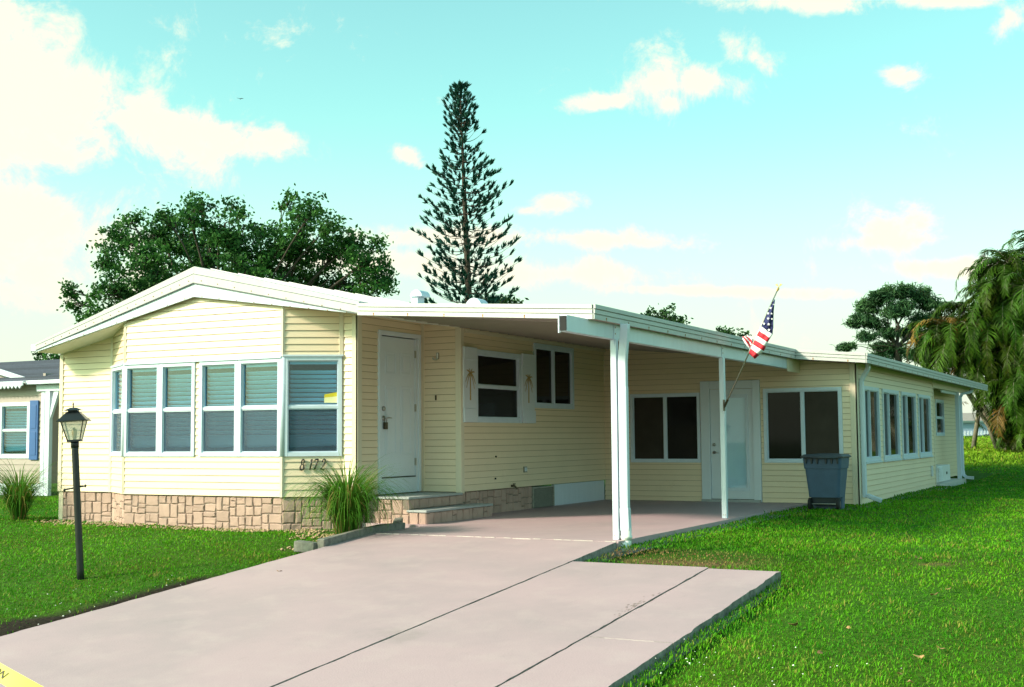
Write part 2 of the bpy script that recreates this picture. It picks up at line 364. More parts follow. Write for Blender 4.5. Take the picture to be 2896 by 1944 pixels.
def side_wall(w, parent, z0, z1, ops=(), slopes=(), s0=0, s1=None, course=COURSE, name='wall', m_board='siding', m_sheath='sheath', zref=None):
    """sheathing with openings, and one board for each course of siding"""
    s1 = w.L if s1 is None else s1; sh = MB()
    def piece(m_, r, t_of):
        poly = [(r[0], r[2]), (r[1], r[2]), (r[1], r[3]), (r[0], r[3])]
        for k, c in slopes: poly = clip(poly, k, c)
        if len(poly) < 3 or max(q[1] for q in poly)-min(q[1] for q in poly) < .004: return
        m_.prism([w.p(s, z, t_of(z)[0]) for s, z in poly][::-1], [w.p(s, z, t_of(z)[1]) for s, z in poly][::-1])
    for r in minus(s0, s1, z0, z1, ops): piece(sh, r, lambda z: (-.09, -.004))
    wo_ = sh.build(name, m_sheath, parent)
    z = z0 if zref is None else zref
    while z < z1-.01:
        runs = []                            # pieces of one course that touch make one board
        for r in minus(s0, s1, max(z, z0), min(z+course, z1), ops):
            if runs and abs(runs[-1][-1][1]-r[0]) < 1e-5: runs[-1].append(r)
            elif runs and any(abs(q[0]-r[0]) < 1e-5 for q in runs[-1]): runs.append([r])
            else: runs.append([r])
        for rr in runs:
            m_ = MB()
            for r in rr: piece(m_, (r[0], r[1], r[2]+(.0065 if abs(r[2]-z) < 1e-6 else 0), r[3]), lambda q, z=z: (-.003, .003+.014*(1-(q-z)/course)))
            if m_.f: m_.build('siding_board', m_board, wo_)
        z += course
    return wo_
def vtrim(w, parent, s0, s1, z0, z1, t=.022, m_='trim', name='corner_trim'):
    b = MB(); w.box(b, s0, s1, z0, z1, -.01, t); return b.build(name, m_, parent, bevel=.004)
def screws(m_, pts, nrm, r=.008):
    n = Vector(nrm).normalized(); a = n.orthogonal().normalized(); b = n.cross(a)
    for p in pts:
        p = Vector(p); m_.prism([tuple(p+(a*math.cos(t)+b*math.sin(t))*r) for t in np.linspace(0, 2*math.pi, 6, endpoint=False)], [tuple(p+n*.006+(a*math.cos(t)+b*math.sin(t))*r*.6) for t in np.linspace(0, 2*math.pi, 6, endpoint=False)])

def window(w, parent, s0, s1, z0, z1, kind='dh', glass='glassd', blind=False, fw=.05, split=None, screen=True, proud=.03, label=None, name='window', fm='frame', sashw=.028, z_split=None, half=None):
    """frame with its rails, panes, screens and slats as sub-parts; the opening reaches 12 cm into the wall"""
    b = MB(); i = fw
    w.box(b, s0, s0+i, z0, z1, -.05, proud); w.box(b, s1-i, s1, z0, z1, -.05, proud)
    w.box(b, s0+i, s1-i, z0, z0+i, -.05, proud-.002); w.box(b, s0+i, s1-i, z1-i, z1, -.05, proud-.002)
    fo = b.build(name, fm, parent)
    if label: fo['label'] = label
    a0, a1, c0, c1 = s0+i, s1-i, z0+i, z1-i
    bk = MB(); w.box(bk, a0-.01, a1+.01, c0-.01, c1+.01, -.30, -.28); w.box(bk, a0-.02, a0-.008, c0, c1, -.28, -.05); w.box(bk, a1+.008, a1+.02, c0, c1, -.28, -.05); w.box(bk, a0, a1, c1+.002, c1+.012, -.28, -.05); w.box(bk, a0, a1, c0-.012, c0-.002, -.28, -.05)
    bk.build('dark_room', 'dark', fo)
    if kind == 'dh':
        zm = (c0+c1)/2 if z_split is None else z_split
        r = MB(); w.box(r, a0, a1, zm-.018, zm+.018, -.03, .018); r.build('meeting_rail', fm, fo)
        cells = [(a0, a1, zm+.018, c1, 0), (a0, a1, c0, zm-.018, 1)]
    elif kind == 'slider':
        sm = (a0+a1)/2 if split is None else split
        r = MB(); w.box(r, sm-.022, sm+.022, c0, c1, -.03, .02); r.build('mullion', fm, fo)
        cells = [(a0, sm-.022, c0, c1, 0), (sm+.022, a1, c0, c1, 1)]
    else: cells = [(a0, a1, c0, c1, 0)]
    for (p0, p1, q0, q1, k) in cells:
        s_ = MB(); e = sashw*.55; tt = -.012 if k == 0 else .0
        w.box(s_, p0, p0+e, q0, q1, tt-.03, tt+.01); w.box(s_, p1-e, p1, q0, q1, tt-.03, tt+.01); w.box(s_, p0+e, p1-e, q0, q0+e, tt-.03, tt+.009); w.box(s_, p0+e, p1-e, q1-e, q1, tt-.03, tt+.009)
        s_.build('sash', fm, fo)
        g = MB(); w.box(g, p0+e, p1-e, q0+e, q1-e, tt-.016, tt-.012)
        gm = glass if not isinstance(glass, (list, tuple)) else glass[k]
        g.build('pane', gm, fo)
        if k == 1 and screen and kind == 'dh':
            g = MB(); w.box(g, p0+e, p1-e, q0+e, q1-e, tt-.004, tt-.002); g.build('insect_screen', 'screen', fo)
    if blind:
        W_ = a1-a0-.05; pr = None; z = c0+.03; n = 0
        hd = MB(); w.box(hd, a0+.02, a1-.02, c1-.05, c1-.005, -.11, -.06); hd.build('blind_headrail', 'slat', fo)
        ang = math.atan2(w.d[1], w.d[0])
        sm_ = MB(); tl = rad(38); hw = .036   # slat tipped about its long axis
        dy, dz = math.cos(tl)*hw, math.sin(tl)*hw
        sm_.hexa([(-W_/2, dy, -dz-.0012), (W_/2, dy, -dz-.0012), (W_/2, -dy, dz-.0012), (-W_/2, -dy, dz-.0012), (-W_/2, dy, -dz+.0012), (W_/2, dy, -dz+.0012), (W_/2, -dy, dz+.0012), (-W_/2, -dy, dz+.0012)])
        nsl = int((c1-.06-z)/.064)
        for k in range(nsl):
            zz = z+k*.064 if k > 2 else z+3*.064-(3-k)*.040
            c_ = w.p((a0+a1)/2, zz, -.085)
            if pr is None: pr = sm_.build('blind_slat', 'slat', fo); pr.location = c_; pr.rotation_euler = (0, 0, ang); o_ = pr
            else: o_ = inst(pr, 'blind_slat', c_, fo, (0, 0, ang))
            if k < 2: o_.rotation_euler = (0, rad(-2.0 if k == 0 else -1.2), ang)
    return fo

# ------------------------------------------------------------------ the ground
SL = .083
def sstep(x, a, b):
    t = np.clip((x-a)/(b-a), 0, 1); return t*t*(3-2*t)
def drive_z(y):
    y = np.asarray(y, float); return np.where(y < -11, -SL*8, np.where(y < -3, SL*(y+3), 0.0))
def gz(x, y):
    """lawn height"""
    x = np.asarray(x, float); y = np.asarray(y, float)
    off = np.where(x < .5, -.085, -.055+.05*sstep(y, -2, 8))
    far = .62*sstep(y, 18, 34)+.5*sstep(y, 34, 75)
    far = far*sstep(x, -14, -2)+.1*sstep(y, 8, 40)*(1-sstep(x, -14, -2))
    return drive_z(y)+off+far+.012*np.sin(x*1.7+.4*y)*np.sin(y*1.3-.3*x)
def pnoise(x, y, seed=0):
    """cheap smooth noise 0..1"""
    r = np.random.default_rng(seed); v = np.zeros_like(x, dtype=float); a = 1; tot = 0
    for o in range(5):
        for _ in range(3):
            k = r.normal(size=2)*(1.1*1.9**o); ph = r.uniform(0, 6.28); v += a*np.sin(k[0]*x+k[1]*y+ph); tot += a*.7
        a *= .62
    return .5+.5*np.clip(v/tot*1.5, -1, 1)
DRY = [(4.75, -3.55, .95, .42), (4.2, -3.35, .55, .3), (7.2, -3.4, .2, .10)]      # dead patches by the downspout
def dryness(x, y):
    d = np.zeros_like(x, dtype=float)
    for (cx, cy, rx, ry) in DRY: d = np.maximum(d, 1.15-np.sqrt(((x-cx)/rx)**2+((y-cy)/ry)**2))
    return np.clip(d*1.6, 0, 1)
def axis(a, b, n): return np.linspace(a, b, n)
gx = np.unique(np.concatenate([axis(-900, -60, 12), axis(-60, -20, 14), axis(-20, 16, 121), axis(16, 60, 14), axis(60, 900, 10)]))
gy = np.unique(np.concatenate([axis(-300, -30, 8), axis(-30, -12, 12), axis(-12, 14, 88), axis(14, 60, 40), axis(60, 150, 14), axis(150, 2500, 10)]))
GX, GY = np.meshgrid(gx, gy); GZ = gz(GX, GY)
# the lawn stays under the slabs and the house
und = ((GX > .2) & (GX < 6.2) & (GY < -2)) | ((GX > -6.6) & (GX < 4.9) & (GY > -2.0) & (GY < 21))
GZ = GZ-.10*und
Vg = np.stack([GX, GY, GZ], -1).reshape(-1, 3); nx = len(gx); ny = len(gy)
ii = np.arange(nx*ny).reshape(ny, nx); Fg = np.stack([ii[:-1,:-1], ii[:-1,1:], ii[1:,1:], ii[1:,:-1]], -1).reshape(-1, 4)
pn = pnoise(GX*.5, GY*.5, 3).reshape(-1, 1)
cg = np.array([.035, .110, .008])*(.7+.5*pn)+np.array([.03, .02, 0])*(1-pn)
dr = dryness(GX.ravel(), GY.ravel())[:, None]; cg = cg*(1-dr)+np.array([.16, .10, .05])*dr
soil = ((GX > np.interp(GY, [-10, -8, -5, -4.1], [-.42, -.24, .16, .3])) & (GX < .75) & (GY < -4.1)).reshape(-1, 1)*1.0
cg = cg*(1-soil)+np.array([.03, .022, .015])*soil
tag(fast_mesh('ground', Vg, Fg, 'ground', cg, smooth=True), kind='structure')

# driveway slabs: sheets with real joints between them, sloping to the street
drv = bpy.data.objects.new('driveway', None); col.objects.link(drv); tag(drv, kind='structure')
def slab(name, poly_rows, th=.16, mats=('conc', 'concedge'), label=None):
    """poly_rows: list of (y, x0, x1) with rising y"""
    m_ = MB(); top = []; bot = []; n = len(poly_rows)
    for (y, x0, x1) in poly_rows:
        z = float(drive_z(y)); top += [(x0, y, z), (x1, y, z)]; bot += [(x0, y, z-th), (x1, y, z-th)]
    m_.add(top, [(2*i, 2*i+1, 2*i+3, 2*i+2) for i in range(n-1)], 0)
    b = len(m_.v); m_.v += bot
    for i in range(n-1):
        m_.f += [(2*i, 2*i+2, b+2*i+2, b+2*i), (2*i+1, b+2*i+1, b+2*i+3, 2*i+3)]; m_.mi += [1, 1]
    m_.f += [(0, b, b+1, 1), (2*n-2, 2*n-1, b+2*n-1, b+2*n-2)]; m_.mi += [1, 1]
    o = m_.build(name, list(mats), drv)
    if label: o['label'] = label
    return o
rw = np.random.default_rng(5)
def wob(): return float(rw.normal()*.006)
ys = list(np.linspace(-15, -11, 4))+list(np.linspace(-10.5, -3.06, 60))
rows = [(y, .50+wob(), 3.775+wob()*.5) for y in ys]
mslab = slab('slab', rows, label='main driveway slab of painted pinkish grey concrete')
ys = list(np.linspace(-15, -11, 4))+list(np.linspace(-10.5, -4.27, 52))
slab('slab', [(y, 3.800+wob()*.5, 5.255+wob()*.5) for y in ys], label='middle strip slab beside the main slab')
slab('slab', [(y, 5.28+wob()*.5, 5.97+wob()*.5) for y in ys if y <= -7.2]+[(-7.2, 5.28, 5.97)], label='narrow outer slab nearer the street')
slab('slab', [(-7.188, 5.28, 5.97)]+[(y, 5.28+wob()*.5, 5.97+wob()) for y in ys if y > -7.15][:-1]+[(-4.33, 5.275, 5.985)], label='narrow outer slab nearer the house')
cf = MB(); pts = [(.5, -3.04), (3.79, -3.04), (3.79, 5.35), (-.02, 5.35), (-.02, .0), (-.66, 0), (-.66, -1.6), (.42, -1.6), (.42, -2.3), (.5, -2.45)]
cf.prism([(x, y, -.17) for x, y in pts], [(x, y, 0) for x, y in pts]); cf.build('carport_floor', 'conc', drv)
jl = MB(); xs_ = np.linspace(.55, 3.76, 26); yj_ = [-3.05+wob()*1.5 for _ in xs_]
for i in range(25):
    if i % 5 != 3: jl.box(xs_[i], xs_[i+1]-.02*(i % 3), yj_[i]-.0035, yj_[i]+.0035, -.012, .003)
jl.build('joint_filler', 'filler', drv)['kind'] = 'stuff'
st = MB(); st.box(5.42, 5.82, -7.196, -7.193, -.36, float(drive_z(-7.2))+.002); st.build('joint_filler', 'filler', drv)
sm_ = MB(); rs_ = np.random.default_rng(9)
for i in range(46):
    yy0 = -6.05+rs_.normal()*.22; xx0 = 5.235-abs(rs_.normal())*.035; rr0 = rs_.uniform(.004, .013); z0 = float(drive_z(yy0))+.0012+.0002*(i % 5)
    sm_.add([(xx0+rr0*math.cos(t)*.6, yy0+rr0*2.2*math.sin(t), z0+SL*rr0*2.2*math.sin(t)) for t in np.linspace(0, 6.28, 7)[:-1]], [tuple(range(6))])
sm_.build('stain', 'stain', drv)['kind'] = 'stuff'
# porch slab of the rear
ps = MB(); ps.box(3.3, 4.72, 13.4, 17.6, -.16, .03); ps.build('porch_slab', 'nfloor', drv)

# ------------------------------------------------------------------ the house
A, B_, C_, DD, E_ = .668, 1.711, .455, 5.36, 4.647
ZB = .366; YF = -B_-C_
house = thing('mobile_home', (-3.2, -1.7, 0), 'cream vinyl sided mobile home with bay window, carport and rear sunroom', 'house')
w_left = Wall((-6.425, -B_), (-5.286, -B_)); w_bl = Wall((-5.286, -B_), (-4.575, YF)); w_bf = Wall((-4.575, YF), (-1.608, YF)); w_br = Wall((-1.608, YF), (-.897, -B_))
w_rt = Wall((-.897, -B_), (-A, -B_)); w_door = Wall((-A, -B_), (-A, 0)); w_jog = Wall((-A, 0), (0, 0)); w_side = Wall((0, 0), (0, DD)); w_back = Wall((0, DD), (E_, DD))
w_add = Wall((E_, DD), (E_, 13.25)); w_ret = Wall((E_, 13.25), (4.2, 13.25)); w_rec = Wall((4.2, 13.25), (4.2, 20.4))
ZW0, ZW1 = .93, 2.30
def soL(x): return 2.572+.212*(x+6.336)     # soffit height left of the ridge
def soR(x): return 2.812+.140*(-.024-x)
def sl_of(w, f, d=0.0):                     # soffit line in a wall's own s,z
    a, b = f(w.a[0]), f(w.a[0]+w.d[0]*w.L); return ((b-a)/w.L, a+d)
front = [  # wall, openings, slopes
 (w_left, [], [sl_of(w_left, soL)], 2.95),
 (w_bl, [(.015, w_bl.L-.015, ZW0, ZW1)], [sl_of(w_bl, soL, .03)], 3.1),
 (w_bf, [(.01, 1.39, ZW0, ZW1), (1.475, 2.957, ZW0, ZW1)], [(.212, 3.248-.212*1.43+.02), (-.14, 3.248+.14*1.43+.02)], 3.3),
 (w_br, [(.015, w_br.L-.015, ZW0, ZW1+.02)], [sl_of(w_br, soR, .04)], 3.1),
 (w_rt, [], [sl_of(w_rt, soR, .02)], 3.0)]
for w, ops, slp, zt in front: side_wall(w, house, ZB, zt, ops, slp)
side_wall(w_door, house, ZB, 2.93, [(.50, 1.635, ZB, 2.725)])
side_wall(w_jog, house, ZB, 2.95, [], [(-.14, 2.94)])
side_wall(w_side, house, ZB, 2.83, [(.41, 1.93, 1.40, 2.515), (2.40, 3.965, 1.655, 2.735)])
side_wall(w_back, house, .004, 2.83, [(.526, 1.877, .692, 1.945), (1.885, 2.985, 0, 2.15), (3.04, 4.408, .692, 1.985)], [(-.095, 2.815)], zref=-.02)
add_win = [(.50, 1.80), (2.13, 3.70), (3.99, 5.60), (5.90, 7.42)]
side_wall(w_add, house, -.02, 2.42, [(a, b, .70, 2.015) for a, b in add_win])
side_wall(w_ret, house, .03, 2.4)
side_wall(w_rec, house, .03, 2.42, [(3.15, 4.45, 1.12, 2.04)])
# corner trims
vtrim(w_left, house, -.012, .065, ZB, 2.56); vtrim(w_left, house, w_left.L-.05, w_left.L, ZB, 2.81, .018)
vtrim(w_bl, house, w_bl.L-.05, w_bl.L+.012, ZB, ZW0); vtrim(w_bl, house, w_bl.L-.05, w_bl.L+.012, ZW1, 2.93)
vtrim(w_bf, house, -.02, .022, ZB, ZW0, .018); vtrim(w_bf, house, -.02, .022, ZW1, 2.92, .018); vtrim(w_bf, house, w_bf.L-.025, w_bf.L+.02, ZB, ZW0); vtrim(w_bf, house, w_bf.L-.025, w_bf.L+.02, ZW1, 3.03)
vtrim(w_br, house, -.01, .03, ZB, ZW0, .018); vtrim(w_br, house, -.01, .03, ZW1+.02, 3.03, .018); vtrim(w_br, house, w_br.L-.06, w_br.L, ZW1+.02, 2.95, .024)
vtrim(w_rt, house, .155, w_rt.L+.022, ZB, 2.89); vtrim(w_door, house, -.022, .085, ZB, 2.90, .0215)
vtrim(w_door, house, w_door.L-.05, w_door.L-.021, ZB, 2.92, .021); vtrim(w_jog, house, .0, .04, ZB, 2.92, .02); vtrim(w_jog, house, w_jog.L-.075, w_jog.L+.022, ZB-.02, 2.835); vtrim(w_side, house, -.0225, .075, ZB-.02, 2.82, .0215)
vtrim(w_back, house, E_-.10, E_+.022, -.02, 2.38, .024); vtrim(w_add, house, -.024, .085, -.02, 2.38, .0225); vtrim(w_add, house, w_add.L-.06, w_add.L+.02, -.02, 2.38)
# bay windows: two pairs in front, one in each angled side
bw = dict(kind='dh', glass='glass', blind=True, fw=.055, z_split=1.615)
window(w_bf, house, .012, .715, ZW0, ZW1, label='leftmost front bay window with lowered blind', **bw)
window(w_bf, house, .720, 1.388, ZW0, ZW1, label='second front bay window from the left', **bw)
window(w_bf, house, 1.478, 2.188, ZW0, ZW1, label='third front bay window from the left', **bw)
window(w_bf, house, 2.193, 2.955, ZW0, ZW1, label='rightmost front bay window', **bw)
window(w_br, house, .018, w_br.L-.02, ZW0, ZW1+.02, label='angled bay window beside the house number', **bw)
window(w_bl, house, .018, w_bl.L-.02, ZW0, ZW1, label='narrow looking angled bay window at far left', **bw)
for w, s in ((w_bf, 0), (w_bf, w_bf.L)):
    m_ = MB(); p0 = w.p(s, ZW0, -.02); m_.tube([(p0[0], p0[1], ZW0), (p0[0], p0[1], ZW1+.01)], .055, 14); m_.build('bay_corner_post', 'frame', house, smooth=True)
# drip caps above the bay windows
for w in (w_bl, w_bf, w_br):
    m_ = MB(); w.box(m_, .0, w.L, ZW1+(.02 if w is w_br else 0), ZW1+(.045 if w is w_br else .028), -.01, .048); m_.build('drip_cap', 'frame', house)
# side wall windows
window(w_side, house, .41, 1.93, 1.40, 2.515, 'dh', 'glassd', fw=.075, screen=False, label='double hung window between palm tree shutters')
window(w_side, house, 2.40, 3.965, 1.655, 2.735, 'slider', 'glassd', fw=.075, screen=False, label='sliding window high on the carport side wall')
window(w_back, house, .526, 1.877, .692, 1.945, 'slider', ('glasss', 'glassd'), fw=.05, label='sliding window left of the glazed patio door')
window(w_back, house, 3.04, 4.408, .692, 1.985, 'slider', ('glassd', 'glasss'), fw=.055, label='sliding window right of the glazed patio door')
for k, (a, b) in enumerate(add_win): window(w_add, house, a, b, .70, 2.015, 'slider', 'glassd', fw=.065, split=a+(b-a)*.40, label=['sunroom side window nearest the corner', 'second sunroom side window', 'third sunroom side window', 'sunroom side window farthest back'][k])
window(w_rec, house, 3.15, 4.45, 1.12, 2.04, 'dh', 'glassd', fw=.07, screen=False, label='small window on the recessed rear wall')
for (a, b) in add_win:
    m_ = MB(); w_add.box(m_, a-.02, b+.02, .665, .698, -.01, .05); m_.build('window_sill', 'frame', house)
# white apron between bay windows and siding strip
def shutter(s0, s1):
    b = MB(); w_side.box(b, s0, s1, 1.398, 2.53, .019, .044); o = b.build('shutter', 'doorw', house, bevel=.003)
    for z0, z1 in ((1.40, 1.60), (2.34, 2.53)):
        q = MB(); w_side.box(q, s0-.008, s1+.008, z0, z1, .0445, .06); q.build('batten', 'doorw', o, bevel=.003)
    e = MB(); c = (s0+s1)/2; zc = 2.13
    pl = lambda pts: e.prism([w_side.p(c+x, zc+z, .045) for x, z in pts], [w_side.p(c+x, zc+z, .052) for x, z in pts])
    pl([(-.018, -.40), (.012, -.40), (.004, -.02), (-.012, -.02)])
    for ang, L, dr_ in ((168, .15, .16), (140, .16, .05), (110, .10, .02), (60, .11, .02), (32, .16, .06), (8, .15, .17), (205, .13, .16), (-25, .13, .17)):
        a_ = rad(ang); P_ = []
        for i in range(6):
            t = i/5; P_.append((math.cos(a_)*L*t, math.sin(a_)*L*t-dr_*t*t))
        wd = [.010, .022, .024, .020, .012, .002]
        for i in range(5):
            (x0, z0), (x1, z1) = P_[i], P_[i+1]; pl([(x0, z0-wd[i]/2), (x1, z1-wd[i+1]/2), (x1, z1+wd[i+1]/2), (x0, z0+wd[i]/2)])
    e.build('palm_emblem', 'palmgold', o)
shutter(.035, .405); shutter(1.935, 2.375)
# entry door
fr = MB(); w_door.box(fr, .50, .565, ZB+.01, 2.722, -.02, .035); w_door.box(fr, 1.565, 1.63, ZB+.01, 2.722, -.02, .035); w_door.box(fr, .565, 1.565, 2.655, 2.722, -.02, .034)
door = fr.build('entry_door', 'doorw', house, bevel=.004); door['label'] = 'white panelled entry door above stone steps'
lf = MB(); w_door.box(lf, .565, 1.565, ZB+.01, .60, -.03, .012); lf.build('kick_panel', 'doorw', door)
lf = MB(); w_door.box(lf, .592, 1.492, .615, 2.64, -.04, .005); lf.build('leaf', 'doorw', door, bevel=.003)
lf = MB(); w_door.box(lf, .592, 1.492, .598, .613, -.04, .02); lf.build('door_sweep', 'black', door)
lf = MB(); w_door.box(lf, 1.496, 1.562, .60, 2.65, -.04, .018); w_door.box(lf, .567, .588, .60, 2.65, -.04, .018); lf.build('jamb', 'doorw', door)
for s0, s1 in ((.69, .985), (1.10, 1.395)):
    for z0, z1 in ((2.10, 2.42), (.93, 1.93)):
        q = MB(); fw_ = .022
        w_door.box(q, s0, s0+fw_, z0, z1, .005, .014); w_door.box(q, s1-fw_, s1, z0, z1, .005, .014); w_door.box(q, s0+fw_, s1-fw_, z0, z0+fw_, .005, .0135); w_door.box(q, s0+fw_, s1-fw_, z1-fw_, z1, .005, .0135)
        w_door.box(q, s0+.05, s1-.05, z0+.05, z1-.05, .005, .011); q.build('door_panel', 'doorw', door, bevel=.004)
kb = MB(); p = w_door.p(.645, 1.597, 0); kb.tube([w_door.p(.645, 1.597, .005), w_door.p(.645, 1.597, .02), w_door.p(.645, 1.597, .035)], [.036, .034, .02], 14); kb.build('deadbolt', 'chrome', door, smooth=True)
kb = MB(); kb.tube([w_door.p(.642, 1.458, .005), w_door.p(.642, 1.458, .02)], .036, 14); kb.tube([w_door.p(.642, 1.458, .02), w_door.p(.645, 1.458, .06), w_door.p(.70, 1.465, .068), w_door.p(.77, 1.462, .066)], [.012, .012, .01, .008], 8); kb.build('lever_handle', 'chrome', door, smooth=True)
kb = MB(); w_door.box(kb, .625, .685, 1.30, 1.40, .02, .06); kb.tube([w_door.p(.63, 1.40, .04), w_door.p(.63, 1.45, .045), w_door.p(.655, 1.47, .045), w_door.p(.678, 1.45, .045), w_door.p(.678, 1.40, .04)], .005, 6); kb.build('key_lock_box', 'brass', door, bevel=.008)
for zz in (2.42, 1.62, .82):
    kb = MB(); w_door.box(kb, 1.478, 1.508, zz-.055, zz+.055, .006, .024); kb.build('hinge', 'chrome', door)
# patio door of the back wall
fr = MB(); w_back.box(fr, 1.89, 2.06, .004, 2.145, -.02, .04); w_back.box(fr, 2.845, 2.98, .004, 2.145, -.02, .04); w_back.box(fr, 2.06, 2.845, 2.00, 2.145, -.02, .039)
pd = fr.build('patio_door', 'doorw', house, bevel=.004); pd['label'] = 'white glazed patio door at the back of the carport'
lf = MB(); w_back.box(lf, 2.065, 2.24, .05, 1.995, -.03, .012); w_back.box(lf, 2.76, 2.84, .05, 1.995, -.03, .012); w_back.box(lf, 2.24, 2.76, 1.90, 1.995, -.03, .0115); w_back.box(lf, 2.24, 2.76, .05, .19, -.03, .0115); lf.build('leaf', 'doorw', pd, bevel=.003)
lf = MB(); w_back.box(lf, 2.24, 2.30, .19, 1.90, -.02, .020); w_back.box(lf, 2.71, 2.76, .19, 1.90, -.02, .020); w_back.box(lf, 2.30, 2.71, 1.84, 1.90, -.02, .0195); w_back.box(lf, 2.30, 2.71, .19, .25, -.02, .0195); lf.build('glazing_bead', 'frame', pd, bevel=.004)
lf = MB(); w_back.box(lf, 2.30, 2.71, .25, 1.84, -.014, -.010); lf.build('pane', 'glassp', pd)
lf = MB(); w_back.box(lf, 2.29, 2.72, .24, 1.85, -.05, -.03); lf.build('closed_blind', 'slat', pd)
kb = MB()
for zz in (1.01, .873): kb.tube([w_back.p(2.13, zz, .01), w_back.p(2.13, zz, .04)], [.03, .026], 12)
kb.tube([w_back.p(2.13, .873, .04), w_back.p(2.14, .873, .07), w_back.p(2.22, .868, .07)], [.012, .012, .008], 8); kb.build('door_lock', 'chrome', pd, smooth=True)
th_ = MB(); w_back.box(th_, 1.9, 2.97, .0, .045, .042, .10); th_.build('threshold', 'tread', pd)
# small fittings on the walls
def fit(name, m_, material, **k): return m_.build(name, material, house, **k)
q = MB(); q.tube([w_jog.p(.287, 2.44, .03), w_jog.p(.287, 2.36, .03), w_jog.p(.275, 2.345, .04), w_jog.p(.245, 2.35, .07), w_jog.p(.24, 2.375, .08)], .014, 8); w_jog.box(q, .268, .306, 2.35, 2.45, .012, .03); fit('plant_hook', q, 'chrome')
q = MB(); w_jog.box(q, .243, .262, 1.735, 1.81, .014, .03); fit('door_bell', q, 'brass')
q = MB(); w_side.box(q, 2.0, 2.11, .60, .695, .014, .03); ol = fit('outlet_box', q, 'vent', bevel=.004)
for s in (2.03, 2.08):
    g = MB(); w_side.box(g, s-.018, s+.018, .615, .68, .0305, .036); g.build('outlet_cover', 'doorw', ol, bevel=.003)
q = MB(); q.tube([w_side.p(1.58, .40, .01), w_side.p(1.58, .40, .07), w_side.p(1.58, .37, .10), w_side.p(1.58, .345, .11)], [.018, .016, .015, .017], 10); q.tube([w_side.p(1.56, .43, .06), w_side.p(1.62, .43, .06)], .01, 8); q.tube([w_side.p(1.58, .40, .06), w_side.p(1.58, .435, .06)], .008, 8); fit('garden_tap', q, 'brass')
for s, z in ((1.05, .86), (1.03, .52)):
    q = MB(); w_side.box(q, s, s+.02, z, z+.025, .01, .03); fit('wall_stub', q, 'black')
q = MB(); w_add.box(q, 7.28, 7.37, .24, .47, .012, .05); fit('outlet_cover', q, 'doorw', bevel=.006)
# house number, swash italic numerals
def digit(strokes, s, z, h, par):
    m_ = MB()
    for st_ in strokes:
        pts = []
        for (x, y, r) in st_: pts.append((w_br.p(s+(x+.28*y)*h*.62, z+y*h, .032), r*h))
        P_ = [p for p, _ in pts]; r_ = [r for _, r in pts]; n = len(P_)
        for i in range(n-1):
            a, b = Vector(P_[i]), Vector(P_[i+1])
        m_.tube(P_, [q*1.12 for q in r_], 8)
    m_.build('digit', 'digit', par, smooth=True)
def arc(cx, cy, rx, ry, a0, a1, n, r0, r1): return [(cx+rx*math.cos(rad(a0+(a1-a0)*i/(n-1))), cy+ry*math.sin(rad(a0+(a1-a0)*i/(n-1))), r0+(r1-r0)*.5*(1-math.cos(2*math.pi*i/(n-1)))) for i in range(n)]
hn = MB(); w_br.box(hn, .28, .56, .812, .818, .012, .018); hno = hn.build('house_number', 'trim', house); hno['label'] = 'black italic house number 8172 below the angled bay window'
H8 = .150
digit([arc(.30, .75, .19, .23, -90, 270, 17, .040, .060), arc(.30, .26, .25, .26, 90, 450, 17, .045, .075)], .240, .742, H8, hno)
digit([[(.04, .80, .03), (.16, .90, .045), (.22, 1.0, .06), (.20, .5, .065), (.18, .0, .065)]], .368, .742, H8, hno)
digit([[(.0, .80, .03), (.03, .96, .06), (.25, .95, .07), (.50, .98, .055)], [(.52, .99, .035), (.36, .62, .05), (.22, .25, .075), (.18, 0, .075)]], .430, .742, H8, hno)
digit([[(.05, .70, .05), (.07, .88, .05), (.24, 1.0, .05), (.43, .92, .07), (.45, .73, .075), (.34, .50, .06), (.12, .20, .04), (.0, .03, .045)], [(.0, .03, .045), (.18, .06, .055), (.36, .01, .055), (.54, .08, .03)]], .532, .742, H8, hno)
